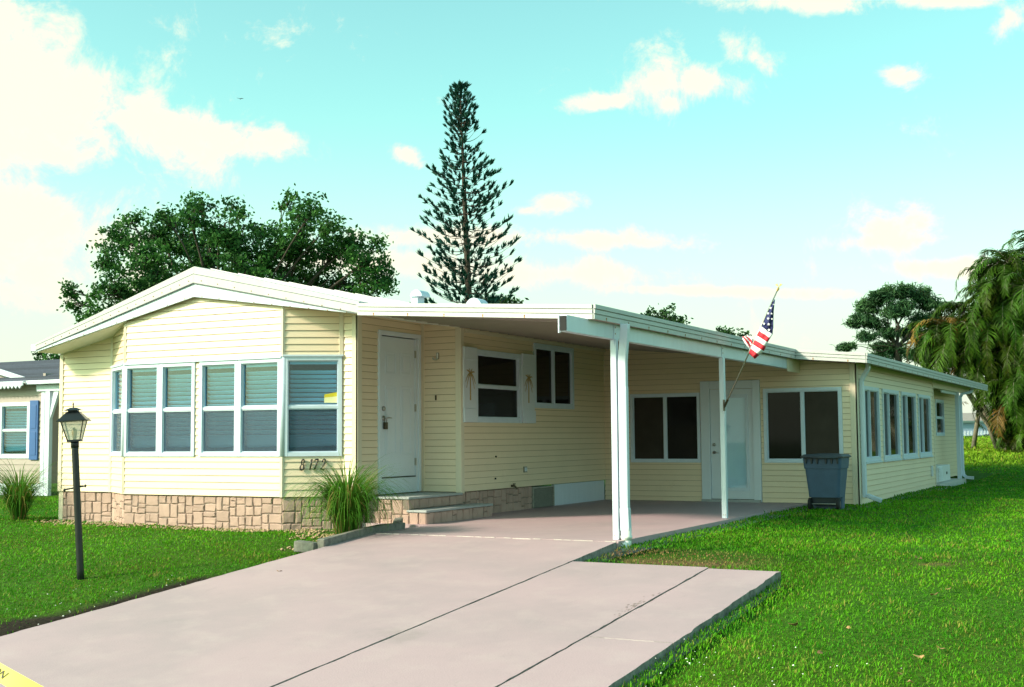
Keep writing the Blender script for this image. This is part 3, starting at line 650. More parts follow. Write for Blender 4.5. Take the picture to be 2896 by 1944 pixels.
# ---- skirting of cast stone
def stone_face(w, s0, s1, z0, z1, parent, seed, nm='skirting', t0=-.05, smin=.15):
    b = MB(); w.box(b, s0, s1, z0, z1, t0-.05, t0+.026); o = b.build(nm, 'joint', parent); r = np.random.default_rng(seed); rects = []
    def split(a, b_, c, d, lv):
        W_, H_ = b_-a, d-c
        if (W_ < .26 and H_ < .22 and r.random() < .75) or (W_ < smin and H_ < smin) or lv > 7: rects.append((a, b_, c, d)); return
        if W_ > .5 or (W_ > H_*r.uniform(.7, 1.5) and W_ > .17):
            m__ = a+W_*r.uniform(.33, .67); split(a, m__, c, d, lv+1); split(m__, b_, c, d, lv+1)
        elif H_ > .15:
            m__ = c+H_*r.uniform(.36, .64); split(a, b_, c, m__, lv+1); split(a, b_, m__, d, lv+1)
        else: rects.append((a, b_, c, d))
    split(s0, s1, z0, z1, 0)
    for (a, b_, c, d) in rects:
        g = .0055; a += g; b_ -= g; c += g; d -= g; j = lambda k=.007: float(r.uniform(-k, k)); tp = t0+.042+j(.006)
        cs = [(a+j(), c+j()), ((a+b_)/2, c+j()), (b_+j(), c+j()), (b_+j(), (c+d)/2), (b_+j(), d+j()), ((a+b_)/2, d+j()), (a+j(), d+j()), (a+j(), (c+d)/2)]
        cs = [(min(max(x, s0+.002), s1-.002), min(max(y, z0), z1-.002)) for x, y in cs]
        mx, my = (a+b_)/2, (c+d)/2; ins = .011
        i2 = [(x+(ins if x < mx-.01 else -ins if x > mx+.01 else 0), y+(ins if y < my-.01 else -ins if y > my+.01 else 0)) for x, y in cs]
        k = MB(); n = 8
        k.v = [w.p(x, y, t0+.02) for x, y in cs]+[w.p(x, y, tp-.010) for x, y in cs]+[w.p(x, y, tp+j(.003)) for x, y in i2]+[w.p(mx+j(), my+j(), tp+j(.004))]
        k.f = [(i, (i+1) % n, n+(i+1) % n, n+i) for i in range(n)]+[(n+i, n+(i+1) % n, 2*n+(i+1) % n, 2*n+i) for i in range(n)]+[(2*n+i, 2*n+(i+1) % n, 3*n) for i in range(n)]
        k.mi = [0]*len(k.f); k.build('stone', 'stone', o, smooth=False)
    return o
SK0 = -.22
stone_face(w_left, 0, w_left.L, SK0, ZB-.004, house, 1); stone_face(w_bl, .0, w_bl.L, SK0, ZB-.004, house, 2); stone_face(w_bf, .0, w_bf.L, SK0, ZB-.004, house, 3); stone_face(w_br, 0, w_br.L, SK0, ZB-.004, house, 4)
stone_face(w_rt, 0, w_rt.L-.05, SK0, ZB-.004, house, 5); stone_face(w_door, 0, .22, -.1, ZB-.004, house, 6)
stone_face(w_side, .0, 2.36, -.03, ZB-.004, house, 8)
# entry landing and step in the same cast stone
LX0, LX1, LY = -.655, .04, -1.495
w_lf = Wall((LX0, LY), (LX1, LY)); w_lr = Wall((LX1, LY), (LX1, -.0)); w_sf = Wall((LX1+.002, LY+.003), (LX1+.28, LY+.003)); w_sr = Wall((LX1+.28, LY+.003), (LX1+.28, .38))
land = MB(); land.box(LX0+.06, LX1-.06, LY+.06, -.04, -.02, .33); lo_ = land.build('entry_steps', 'joint', house); lo_['label'] = 'stone faced landing and step below the entry door'
def stone_sub(w, z0, z1, seed, t0=-.042): # stones of the steps hang on the steps part itself
    n0 = len(bpy.data.objects); o = stone_face(w, 0, w.L, z0, z1, lo_, seed, 'riser', t0)
    kids = [c for c in bpy.data.objects if c.parent == o]
    for k in kids: k.parent = lo_
stone_sub(w_lf, -.03, .33, 21); stone_sub(w_lr, .19, .33, 22); stone_sub(w_sf, -.03, .155, 23); stone_sub(w_sr, -.03, .155, 24)
t_ = MB(); t_.box(LX0+.01, LX1+.012, LY-.012, -.03, .331, .362); t_.build('tread', 'tread', lo_, bevel=.006)
t_ = MB(); t_.box(LX1-.03, LX1+.292, LY-.008, .385, .156, .187); t_.build('tread', 'tread', lo_, bevel=.006)
t_ = MB(); t_.box(LX1+.0, LX1+.23, LY+.06, .37, -.02, .154); t_.build('step_core', 'joint', lo_)
# louvred crawl space vent and white panel
vt = MB(); w_side.box(vt, 2.37, 2.40, -.03, .345, -.06, .0); w_side.box(vt, 3.15, 3.18, -.03, .345, -.06, .0); w_side.box(vt, 2.40, 3.15, .32, .345, -.06, -.001); w_side.box(vt, 2.40, 3.15, -.03, .345, -.09, -.07)
vo = vt.build('crawl_space_vent', 'vent', house)
for k in range(9):
    z = -.02+k*.037; q = MB(); q.hexa([w_side.p(2.40, z, -.004), w_side.p(3.15, z, -.004), w_side.p(3.15, z, -.01), w_side.p(2.40, z, -.01), w_side.p(2.40, z+.034, -.05), w_side.p(3.15, z+.034, -.05), w_side.p(3.15, z+.034, -.056), w_side.p(2.40, z+.034, -.056)]); q.build('louver', 'vent', vo)
q = MB(); w_side.box(q, 3.185, 5.34, -.03, ZB-.006, -.06, -.012); q.build('skirt_panel', 'white', house)
q = MB(); w_back.box(q, 0, 1.88, -.03, .003, -.06, .0); w_back.box(q, 2.99, E_, -.1, -.021, -.06, .0); w_add.box(q, 0, w_add.L, -.2, -.021, -.06, .0); q.build('footing', 'concedge', house)
# ---- roof of the home
YR = 15.0; YE = -2.235
roof = MB()
def roofz(x): return 3.693-(.308*(-3.178-x) if x < -3.178 else .235*(x+3.178))
for x0, x1 in ((-6.42, -3.178), (-3.178, -.26)):
    z0, z1 = roofz(x0), roofz(x1)
    roof.hexa([(x0, YE, z0-.05), (x1, YE, z1-.05), (x1, YR, z1-.05), (x0, YR, z0-.05), (x0, YE, z0), (x1, YE, z1), (x1, YR, z1), (x0, YR, z0)])
ro = roof.build('main_roof', 'roofw', house)
# standing seams of the right hand slope
for k in range(26):
    y = -1.9+k*.62; q = MB()
    for x0, x1 in ((-3.17, -.27),):
        q.hexa([(x0, y, roofz(x0)+.001), (x1, y, roofz(x1)+.001), (x1, y+.03, roofz(x1)+.001), (x0, y+.03, roofz(x0)+.001), (x0, y+.004, roofz(x0)+.014), (x1, y+.004, roofz(x1)+.014), (x1, y+.026, roofz(x1)+.014), (x0, y+.026, roofz(x0)+.014)])
    q.build('roof_seam', 'roofw', ro)
q = MB(); rp = []
for k in range(26):
    for j in range(6):
        x = -2.9+j*.5; y = -1.6+k*.62+random.uniform(-.05, .05); rp.append((x, y, roofz(x)+.002))
screws(q, rp, (.23, 0, 1), .014); o_ = q.build('roof_screw', 'rust', ro); o_['kind'] = 'stuff'
# gable front: upper rake band, lower wedge band, drip edge
def band(x0, zt0, zb0, x1, zt1, zb1, y0, y1, name, m_, par):
    q = MB(); q.hexa([(x0, y0, zb0), (x1, y0, zb1), (x1, y1, zb1), (x0, y1, zb0), (x0, y0, zt0), (x1, y0, zt1), (x1, y1, zt1), (x0, y1, zt0)]); return q.build(name, m_, par, bevel=.003)
XA = -3.165
rk = []
rk.append(band(-6.40, 2.700, 2.615, XA, 3.690, 3.580, YE-.020, YE-.001, 'drip_edge', 'roofw', house)); rk.append(band(XA, 3.690, 3.580, -.262, 3.005, 2.955, YE-.020, YE-.001, 'drip_edge', 'roofw', house))
l1 = band(-6.395, 2.665, 2.590, XA, 3.579, 3.450, YE-.035, YE-.002, 'rake_board', 'roofw', house); r1 = band(XA, 3.579, 3.450, -.262, 2.954, 2.850, YE-.035, YE-.002, 'rake_board', 'roofw', house)
band(-6.38, 2.612, 2.572, XA, 3.449, 3.248, YE-.012, YE+.02, 'gable_fascia', 'white', house); band(XA, 3.449, 3.248, -.02, 2.835, 2.812, YE-.012, YE+.02, 'gable_fascia', 'white', house)
band(-6.385, 2.614, 2.566, XA, 3.30, 3.243, YE-.022, YE-.0125, 'fascia_trim', 'white', house); band(XA, 3.30, 3.243, -.0, 2.845, 2.805, YE-.022, YE-.0125, 'fascia_trim', 'white', house)
MT['seam'] = mat('seam_shadow_joint', (.16, .17, .18), .8, .2, 20)  # thin dark strips painted in for the shadowed gap between rake bands
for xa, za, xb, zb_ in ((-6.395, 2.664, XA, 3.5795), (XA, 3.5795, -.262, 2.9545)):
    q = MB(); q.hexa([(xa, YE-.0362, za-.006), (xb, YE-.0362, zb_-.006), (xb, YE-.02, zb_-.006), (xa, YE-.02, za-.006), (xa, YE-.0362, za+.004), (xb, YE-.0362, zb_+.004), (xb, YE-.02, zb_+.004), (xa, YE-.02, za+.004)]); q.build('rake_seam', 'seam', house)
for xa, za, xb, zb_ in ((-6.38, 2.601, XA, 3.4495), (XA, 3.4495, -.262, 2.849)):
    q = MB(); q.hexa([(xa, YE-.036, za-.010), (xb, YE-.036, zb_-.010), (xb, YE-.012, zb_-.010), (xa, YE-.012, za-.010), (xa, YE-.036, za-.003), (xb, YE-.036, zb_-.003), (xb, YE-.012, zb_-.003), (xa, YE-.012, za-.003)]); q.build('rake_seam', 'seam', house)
q = MB(); pts = []
for f0, f1, z0, z1, n in ((-6.25, XA, 2.665, 3.50, 18), (XA, -.4, 3.50, 2.885, 9), (-6.2, XA, 2.62, 3.26, 9), (XA, -.3, 3.26, 2.85, 9)):
    for i in range(n):
        t = (i+.5)/n; pts.append((f0+(f1-f0)*t, YE-.036 if n != 9 or f0 == XA and z0 == 3.50 else YE-.023, z0+(z1-z0)*t))
screws(q, pts, (0, -1, 0), .010); o_ = q.build('fascia_screw', 'rust', house); o_['kind'] = 'stuff'
# soffits
def sofpanel(xs, f, y0, y1, name):
    q = MB()
    for a, b in zip(xs, xs[1:]): q.hexa([(a, y0, f(a)), (b, y0, f(b)), (b, y1, f(b)), (a, y1, f(a)), (a, y0, f(a)+.02), (b, y0, f(b)+.02), (b, y1, f(b)+.02), (a, y1, f(a)+.02)])
    return q.build(name, 'soffit', house)
sofpanel([-6.39, -5.4, -4.55], soL, YE+.021, -1.66, 'soffit'); sofpanel([-1.65, -.9, -.02], soR, YE+.021, .03, 'soffit')
# left eave gutter
q = MB(); q.box(-6.53, -6.40, YE+.0, YR, 2.58, 2.69); q.build('gutter', 'white', house, bevel=.01)
q = MB(); q.box(-6.44, -6.40, YE+.6, YR, 2.40, 2.58); q.build('eave_fascia', 'white', house)
q = MB(); q.ribbon([(-6.47, -1.62, 2.58), (-6.47, -1.62, 2.48), (-6.44, -1.60, 2.38), (-6.44, -1.60, -.1)], .06, .05, (0, 1, 0)); q.build('downspout', 'white', house)
# left long wall and rear of the home (out of view but real)
w_lw = Wall((-6.425, 15.0), (-6.425, -B_)); q = MB(); w_lw.box(q, 0, w_lw.L, -.2, 2.62, -.09, 0); q.build('wall', 'trim', house)
q = MB(); q.prism([(-6.42, 14.9, 0), (0, 14.9, 0), (0, 15, 0), (-6.42, 15, 0)], [(-6.42, 14.9, 2.62), (0, 14.9, 2.62), (0, 15, 2.62), (-6.42, 15, 2.62)]); q.box(0, 4.2, 20.4, 20.5, 0, 2.45); q.build('wall', 'trim', house)
# ---- carport / sunroom pan roof
def cz(x): return 2.606-.0905*(x-3.755)
G = 3.755; YC = -3.554; YJ = 4.813; XE = 4.94; YEND = 20.65
plan = [(-.262, -2.26), (G, YC), (G, YJ), (XE, YJ), (XE, YEND), (-.262, YEND)]
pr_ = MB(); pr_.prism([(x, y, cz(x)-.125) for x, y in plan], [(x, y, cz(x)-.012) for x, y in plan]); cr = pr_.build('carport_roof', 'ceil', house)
pt = MB(); pt.prism([(x, y, cz(x)-.0118) for x, y in plan], [(x, y, cz(x)) for x, y in plan]); pt.build('roof_skin', 'roofw', cr)
for k in range(29):   # pan seams under the roof
    y = -2.2+k*.305
    if y > 5.3: break
    x0 = .03; x1 = 3.72 if y > -3.4 else 3.4
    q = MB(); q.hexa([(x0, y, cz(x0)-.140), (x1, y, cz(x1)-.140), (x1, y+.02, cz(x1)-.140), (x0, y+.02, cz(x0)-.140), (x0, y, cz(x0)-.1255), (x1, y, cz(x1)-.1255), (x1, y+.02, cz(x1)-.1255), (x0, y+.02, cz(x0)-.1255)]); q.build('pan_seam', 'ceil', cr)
def fascia(a, b, name='edge_fascia', up=.012, dn=.150):
    w = Wall(a, b); za, zb = cz(a[0]), cz(b[0]); o = None
    for k, (f0, f1, t) in enumerate(((1.0, .71, .034), (.655, .375, .027), (.32, 0, .022))):
        q = MB(); L = w.L; Z = lambda s, f: (za+(zb-za)*s/L)+up-(up+dn)*(1-f)
        q.hexa([w.p(0, Z(0, f1), t), w.p(L, Z(L, f1), t), w.p(L, Z(L, f1), .001), w.p(0, Z(0, f1), .001), w.p(0, Z(0, f0), t), w.p(L, Z(L, f0), t), w.p(L, Z(L, f0), .001), w.p(0, Z(0, f0), .001)])
        if o is None:
            q.hexa([w.p(0, Z(0, .02), .010), w.p(L, Z(L, .02), .010), w.p(L, Z(L, .02), .001), w.p(0, Z(0, .02), .001), w.p(0, Z(0, .98), .010), w.p(L, Z(L, .98), .010), w.p(L, Z(L, .98), .001), w.p(0, Z(0, .98), .001)]); o = q.build(name, 'roofw', house, bevel=.002)
        else: q.build('fascia_lip', 'roofw', o, bevel=.002)
    n = max(2, int(L/.62)); q = MB(); pts = [w.p(L*(i+.5)/n, za+(zb-za)*(i+.5)/n-dn+.028, .0225) for i in range(n)]
    screws(q, pts, (*w.n, 0), .012)
    for p_ in pts:   # rust runs below each clip
        q.hexa([(p_[0]+w.d[0]*s+w.n[0]*t, p_[1]+w.d[1]*s+w.n[1]*t, p_[2]+z) for z in (-.028, 0) for s, t in ((-.008, .001), (.008, .001), (.008, -.001), (-.008, -.001))])
    r = q.build('fascia_clip', 'rust', o); r['kind'] = 'stuff'
    return o
fascia((-.262, -2.262), (G, YC)); fascia((G, YC-.028), (G, YJ)); fascia((G+.026, YJ), (XE, YJ)); fascia((XE, YJ-.026), (XE, YEND))
XS = 3.643
q = MB(); q.box(XS-.045, XS+.045, -4.10, 5.30, 2.287, 2.462); q.build('carport_beam', 'white', house, bevel=.004)
q = MB(); q.box(XS-.036, XS+.036, -4.112, -4.098, 2.296, 2.453); q.build('beam_hollow_shade', 'dark', house)  # dark plate on the solid beam end, painted shade of a hollow
q = MB(); q.box(XS-.06, XS-.0455, -4.11, -4.06, 2.275, 2.462); q.build('beam_end_lip', 'white', house)
for yp in (-2.847, 1.086):
    q = MB(); q.box(XS-.001, XS+.070, yp, yp+.070, 0.002, 2.286); po = q.build('carport_post', 'white', house, bevel=.004); po['label'] = 'white square post at the front of the carport beside the downspout' if yp < 0 else 'white square post holding the flag'
    q = MB(); q.box(XS+.0455, XS+.052, yp-.01, yp+.10, 2.22, 2.462); pb_ = q.build('post_bracket', 'white', po)
    q = MB(); screws(q, [(XS+.052, yp+.03, z) for z in (2.28, 2.35, 2.42)], (1, 0, 0), .009); screws(q, [(XS+.02, yp-.001, .05), (XS+.05, yp-.001, .05)], (0, -1, 0), .006); q.build('post_bolt', 'rust', po)
q = MB(); q.box(XS+.045, XS+.056, 4.55, 5.33, 2.24, 2.462); q.build('beam_end_plate', 'trim', house)
# ledger along the side wall
q = MB(); w_side.box(q, 0.08, DD-.02, 2.745, 2.80, .02, .05); q.build('ledger', 'trim', house)
# downspout of the carport with its pvc elbow
yd = -2.80
q = MB(); q.ribbon([(3.83, yd-.05, 2.455), (3.83, yd-.05, 2.40), (3.775, yd, 2.02), (3.775, yd, 1.96), (3.775, yd, 1.72)], .072, .10, (0, 1, 0)); ds = q.build('downspout', 'white', house, bevel=.01); ds['label'] = 'white carport downspout ending in a pipe elbow'
q = MB(); q.ribbon([(3.777, yd, 1.74), (3.777, yd, .34)], .076, .104, (0, 1, 0)); q.build('lower_pipe', 'white', ds, bevel=.012)
for dx in (-.03, -.01, .01, .03):
    q = MB(); q.box(3.777+dx-.003, 3.777+dx+.003, yd-.041, yd-.0375, .40, 1.70); q.build('rib', 'white', ds)
q = MB(); q.ribbon([(3.777, yd, .36), (3.787, yd, .10)], .082, .112, (0, 1, 0)); q.build('boot', 'white', ds, bevel=.012)
q = MB(); q.tube([(3.79, yd, .14), (3.79, yd, .05), (3.79, yd, .045), (3.79, yd, .02), (3.79, yd, .015), (3.79, yd, -.03)], [.058, .058, .066, .066, .058, .058], 16); q.tube([(3.79, yd, -.01), (3.79, yd-.01, -.045), (3.782, yd-.05, -.075), (3.775, yd-.10, -.08), (3.77, yd-.15, -.08)], [.058, .060, .060, .060, .064], 16, cap=False); q.tube([(3.77, yd-.15, -.08), (3.778, yd-.06, -.078)], [.050, .046], 16, cap=True); q.build('pipe_elbow', 'pvc', ds, smooth=True)
q = MB(); q.tube([(3.7685, yd-.145, -.08), (3.769, yd-.13, -.08)], .05, 14); q.build('elbow_mouth_shade', 'dark', ds)  # near-black disc set in the pipe mouth for its unlit inside
# downspouts of the sunroom
def ds_side(y0, y1, x_foot, foot_dir, zf, name='downspout', label=None):
    xg, xw = XE-.11, E_+.06; q = MB()
    q.ribbon([(xg, y0, 2.40), (xg, y0, 2.30), (xg-.03, y0+.0, 2.24), (xw+.04, y1, 2.17), (xw, y1, 2.08), (xw, y1, 1.9), (xw, y1, .25), (xw, y1, .12), (xw+.05, y1-.02, zf+.08), (xw+.16, y1-.06, zf+.04), (xw+.30, y1-.12, zf)], .085, .075, (0, 1, 0))
    o = q.build(name, 'white', house, bevel=.016); o['label'] = label; return o
ds_side(5.50, 5.53, 0, 0, .06, label='white downspout at the near corner of the sunroom')
# rear porch: header, corner post, downspout, condenser
q = MB(); q.box(E_-.06, E_+.01, 13.30, 19.3, 2.225, 2.40); q.build('porch_header', 'trim', house)
q = MB(); q.box(E_-.085, E_-.0605, 15.0, 17.5, 2.16, 2.25); q.build('porch_light', 'white', house)
q = MB(); q.box(E_-.09, E_+.005, 17.30, 17.40, .031, 2.224); po = q.build('porch_post', 'white', house, bevel=.004)
xw = E_+.02
q = MB(); q.ribbon([(XE-.12, 18.6, 2.42), (XE-.12, 18.6, 2.34), (XE-.15, 18.5, 2.26), (xw+.03, 17.6, 2.19), (xw, 17.46, 2.10), (xw, 17.46, 1.9), (xw, 17.46, .25), (xw+.02, 17.46, .12), (xw+.10, 17.4, .06), (xw+.28, 17.3, .05)], .085, .075, (0, 1, 0)); o = q.build('downspout', 'white', house, bevel=.016); o['label'] = 'white downspout at the far porch corner'
# roof vents
def vent_hood(x, y, r, ln, stack, label):
    z = roofz(x); m_ = MB(); n = 14; ring = [(math.cos(math.pi*i/n), math.sin(math.pi*i/n)) for i in range(n+1)]
    zc = z+stack-.01; dx = .05 if stack > .1 else 0
    m_.prism([(x+dx+r*c, y-ln/2, zc+r*s_) for c, s_ in ring], [(x+dx+r*c, y+ln/2, zc+r*s_) for c, s_ in ring]); o = m_.build('roof_vent', 'white', house, bevel=.005); o['label'] = label
    q_ = MB(); q_.box(x-r*.62, x+r*.5, y-ln*.38, y+ln*.38, z-.08, zc-.001); q_.build('vent_stack', 'white', o)
vent_hood(-2.62, 3.0, .125, .30, .16, 'white hooded roof vent left of the tall pine')
vent_hood(-2.0, 4.0, .17, .30, .17, 'white round topped roof vent before the tall pine')

# ------------------------------------------------------------------ things standing about
# yellow tape reflection put into colour, a strip set in the angled bay window
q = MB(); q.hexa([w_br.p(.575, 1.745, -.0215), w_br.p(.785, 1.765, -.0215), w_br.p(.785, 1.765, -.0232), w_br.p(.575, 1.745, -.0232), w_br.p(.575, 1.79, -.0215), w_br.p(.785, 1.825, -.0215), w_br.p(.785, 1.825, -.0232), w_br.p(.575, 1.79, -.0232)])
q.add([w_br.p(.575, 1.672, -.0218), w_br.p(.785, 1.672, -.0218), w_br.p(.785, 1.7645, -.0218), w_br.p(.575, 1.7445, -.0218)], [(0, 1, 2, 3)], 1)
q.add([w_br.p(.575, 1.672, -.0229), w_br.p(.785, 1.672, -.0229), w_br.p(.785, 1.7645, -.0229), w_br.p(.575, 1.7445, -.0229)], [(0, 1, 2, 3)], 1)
tag(q.build('tape_reflection', ['paper', 'reflection_pale']), 'painted yellow reflection in the upper pane of the angled bay window', 'paper')

# planter edging
pe = thing('planter_edging', (.46, -3.2, -.05), 'weathered grey concrete edging around the ornamental grass by the driveway', 'edging')
def block(p0, p1, wd, h, z0, mt='kerb'):
    p0, p1 = np.array(p0), np.array(p1); d = (p1-p0)/np.linalg.norm(p1-p0); n = np.array([-d[1], d[0]])*wd/2; j = lambda: random.uniform(-.008, .008); m_ = MB()
    b0, b1 = float(drive_z(p0[1]))+z0, float(drive_z(p1[1]))+z0
    q_ = [p0-n, p1-n, p1+n, p0+n]; zb_ = [b0, b1, b1, b0]
    m_.hexa([(q_[i][0], q_[i][1], zb_[i]-.08) for i in range(4)]+[(q_[i][0]+j(), q_[i][1]+j(), zb_[i]+h+j()) for i in range(4)]); m_.build('edging_block', mt, pe, bevel=.012)
ky = np.linspace(-4.05, -2.30, 5)
for a, b in zip(ky, ky[1:]): block((.445, a+.004), (.445, b-.004), .11, .085, .0)
block((.38, -4.045), (.05, -3.99), .10, .05, -.0)
block((.36, -2.27), (.02, -1.72), .12, .10, 0)

# ornamental grasses
def ornamental(base, n, L0, L1, spread, droop, label, seed, yellow=.12, upright=0.0):
    r = np.random.default_rng(seed); V = []; F = []; Cc = []; S = 10
    for i in range(n):
        a = r.uniform(0, 2*math.pi); rr = abs(r.normal())*.06; L = r.uniform(L0, L1); out = spread*r.uniform(.15, 1.0); lean = np.array([math.cos(a), math.sin(a)])
        b0 = np.array([base[0]+math.cos(a)*rr, base[1]+math.sin(a)*rr, base[2]]); wdt = r.uniform(.004, .009); dk = droop*r.uniform(.3, 1.25)*out/spread*(L/L1)
        side = np.array([-lean[1], lean[0], 0]); tw = r.normal()*.3; th = abs(r.normal())*.15+.02; bend = r.uniform(1.2, 3.3)*droop
        c = np.array([.065, .205, .024])*r.uniform(.6, 1.35); c = c+np.array([.05, .05, .0])*r.random()
        if r.random() < yellow: c = np.array([.30, .24, .07])*r.uniform(.7, 1.1)
        k0 = len(V); p_ = b0.copy()
        for k in range(S):
            t = k/(S-1); w_ = wdt*(1-t**2.2)+.0006
            V += [p_-side*w_, p_+side*w_]; Cc += [c*(.75+.4*t)]*2
            an = min(th+bend*t**1.45, 2.98); p_ = p_+(np.array([lean[0], lean[1], 0])*math.sin(an)+np.array([0, 0, math.cos(an)]))*L/(S-1)+side*tw*t*.03
            p_[2] = max(p_[2], base[2]+.01)
        for k in range(S-1): F.append((k0+2*k, k0+2*k+1, k0+2*k+3, k0+2*k+2))
    root = tag(thing('ornamental_grass', base, label, 'plant'), kind='thing')
    o = fast_mesh('blades', np.array(V), F, 'grass', np.array(Cc), root); o['kind'] = 'stuff'
    m_ = MB()
    for i in range(26):
        a = r.uniform(0, 6.28); q_ = r.uniform(0, .09); m_.tube([(base[0]+math.cos(a)*q_, base[1]+math.sin(a)*q_, base[2]-.03), (base[0]+math.cos(a)*q_*1.6, base[1]+math.sin(a)*q_*1.6, base[2]+r.uniform(.06, .16))], [.010, .006], 5)
    m_.build('crown_base', 'dryleaf', root); return root
ornamental((.16, -3.12, -.06), 1100, .55, 1.48, .50, 1.12, 'green fountain grass clump in the planter beside the driveway', 11)
ornamental((-7.05, -1.95, float(gz(-7.05, -1.95))-.01), 650, .55, 1.35, .58, 1.05, 'green fountain grass clump at the left house corner by the neighbouring house', 12, .14)

# lamp post, leaning a little to the left
LB = np.array([-1.34, -6.0, float(gz(-1.34, -6.0))]); lamp = thing('lamp_post', tuple(LB), 'black lantern on a leaning post on the front lawn', 'lamp post')
ax = np.array(-_R*.062+np.array([0, 0, 1.0])); ax /= np.linalg.norm(ax); lx = np.array([.80, .60, 0]); lx -= ax*(lx@ax); lx /= np.linalg.norm(lx); ly_ = np.cross(ax, lx)
def LP(x, y, z): return tuple(LB+lx*x+ly_*y+ax*z)
q = MB(); q.tube([LP(0, 0, -.1), LP(0, 0, .1), LP(0, 0, 1.42), LP(0, 0, 1.50)], [.040, .038, .037, .037], 16); q.build('post', 'black', lamp, smooth=True)
q = MB(); q.tube([LP(0, 0, 1.44), LP(0, 0, 1.52)], [.043, .043], 16); q.build('collar', 'black', lamp, smooth=True)
q = MB(); rdir = np.array([_R[0], _R[1], 0]); a_, b_ = rdir@lx, rdir@ly_
q.tube([LP(-a_*.13, -b_*.13, .99), LP(a_*.09, b_*.09, 1.015)], .009, 8); q.build('ladder_rest', 'black', lamp)
for s_, z_ in ((-.135, .985), (.095, 1.015)):
    q = MB(); q.tube([LP(a_*s_*.93, b_*s_*.93, z_), LP(a_*s_*.97, b_*s_*.97, z_), LP(a_*s_*1.03, b_*s_*1.03, z_), LP(a_*s_*1.12, b_*s_*1.12, z_)], [.008, .019, .019, .007], 8); q.build('ball_end', 'black', lamp, smooth=True)
def ringp(h, z): return [LP(-h, -h, z), LP(h, -h, z), LP(h, h, z), LP(-h, h, z)]
g0, g1, zg0, zg1 = .066, .118, 1.525, 1.735
for i in range(4):
    A0, A1 = ringp(g0, zg0), ringp(g1, zg1); q = MB(); q.tube([A0[i], A1[i]], .0065, 6); q.build('lantern_bar', 'black', lamp)
    j = (i+1) % 4; q = MB(); q.add([A0[i], A0[j], A1[j], A1[i]], [(0, 1, 2, 3)]); q.build('lantern_pane', 'frost', lamp)
q = MB(); q.prism(ringp(.072, 1.508), ringp(.072, 1.53)); q.build('lantern_base', 'black', lamp)
q = MB(); q.tube([LP(0, 0, 1.53), LP(0, 0, 1.60), LP(0, 0, 1.64), LP(0, 0, 1.665)], [.018, .030, .028, .006], 10); q.build('bulb', 'amber', lamp, smooth=True)
q = MB(); q.prism(ringp(.158, 1.733), ringp(.158, 1.741)); q.prism(ringp(.157, 1.7412), ringp(.060, 1.842)); q.build('lantern_roof', 'black', lamp)
q = MB(); q.prism(ringp(.050, 1.8425), ringp(.050, 1.856)); q.prism(ringp(.088, 1.8562), ringp(.030, 1.884)); q.tube([LP(0, 0, 1.88), LP(0, 0, 1.90), LP(0, 0, 1.925), LP(0, 0, 1.955)], [.012, .006, .009, .001], 8); q.build('lantern_cap', 'black', lamp)

# wheeled bin
bx0, by0 = 4.385, 4.22; bz = float(gz(bx0, by0))-.005; wb = thing('wheeled_bin', (bx0, by0, bz), 'grey blue wheeled rubbish bin standing by the sunroom corner', 'bin')
def BP(x, y, z): return (bx0+x, by0+y, bz+z)
def rr(hx, hy, z, r=.05, n=4):
    o = []
    for cx, cy, a0 in ((hx-r, hy-r, 0), (-hx+r, hy-r, 90), (-hx+r, -hy+r, 180), (hx-r, -hy+r, 270)):
        for k in range(n+1): t = rad(a0+90*k/n); o.append(BP(cx+r*math.cos(t), cy+r*math.sin(t), z))
    return o
def loft(m_, rings):
    n = len(rings[0]); b = len(m_.v)
    for R_ in rings: m_.v += R_
    for i in range(len(rings)-1):
        for k in range(n): m_.f.append((b+i*n+k, b+i*n+(k+1) % n, b+(i+1)*n+(k+1) % n, b+(i+1)*n+k)); m_.mi.append(0)
    m_.f.append(tuple(b+k for k in range(n-1, -1, -1))); m_.f.append(tuple(b+(len(rings)-1)*n+k for k in range(n))); m_.mi += [0, 0]
q = MB(); loft(q, [rr(.245, .225, .20), rr(.285, .285, .655), rr(.297, .297, .66), rr(.312, .315, .83)]); body = q.build('body', 'bin', wb, smooth=False)
q = MB(); loft(q, [rr(.235, .10, .0, .03), rr(.245, .10, .20, .03)]); q.v = [(x, y+.10, z) for x, y, z in q.v]; q.build('foot', 'bin', wb)
q = MB(); loft(q, [[(x, y-.0, z) for x, y, z in rr(.20, .16, .09, .03)], rr(.215, .20, .20, .03)]); q.build('wheel_recess', 'binlid', wb)
q = MB(); loft(q, [rr(.325, .335, .83), rr(.338, .348, .838), rr(.338, .348, .855), rr(.30, .31, .885), rr(.10, .10, .90)]); q.build('lid', 'binlid', wb)
q = MB(); q.tube([BP(-.25, -.38, .835), BP(.25, -.38, .835)], .016, 8); q.tube([BP(-.25, -.38, .835), BP(-.25, -.32, .83)], .014, 8); q.tube([BP(.25, -.38, .835), BP(.25, -.32, .83)], .014, 8); q.build('handle', 'binlid', wb, smooth=True)
for xx in (-.25, -.16, -.07, .07, .16, .25):
    q = MB(); q.prism([BP(xx-.014, -.30, .74), BP(xx+.014, -.30, .74), BP(xx+.004, -.335, .74), BP(xx-.004, -.335, .74)], [BP(xx-.022, -.30, .829), BP(xx+.022, -.30, .829), BP(xx+.022, -.345, .829), BP(xx-.022, -.345, .829)]); q.build('rim_gusset', 'binlid', wb)
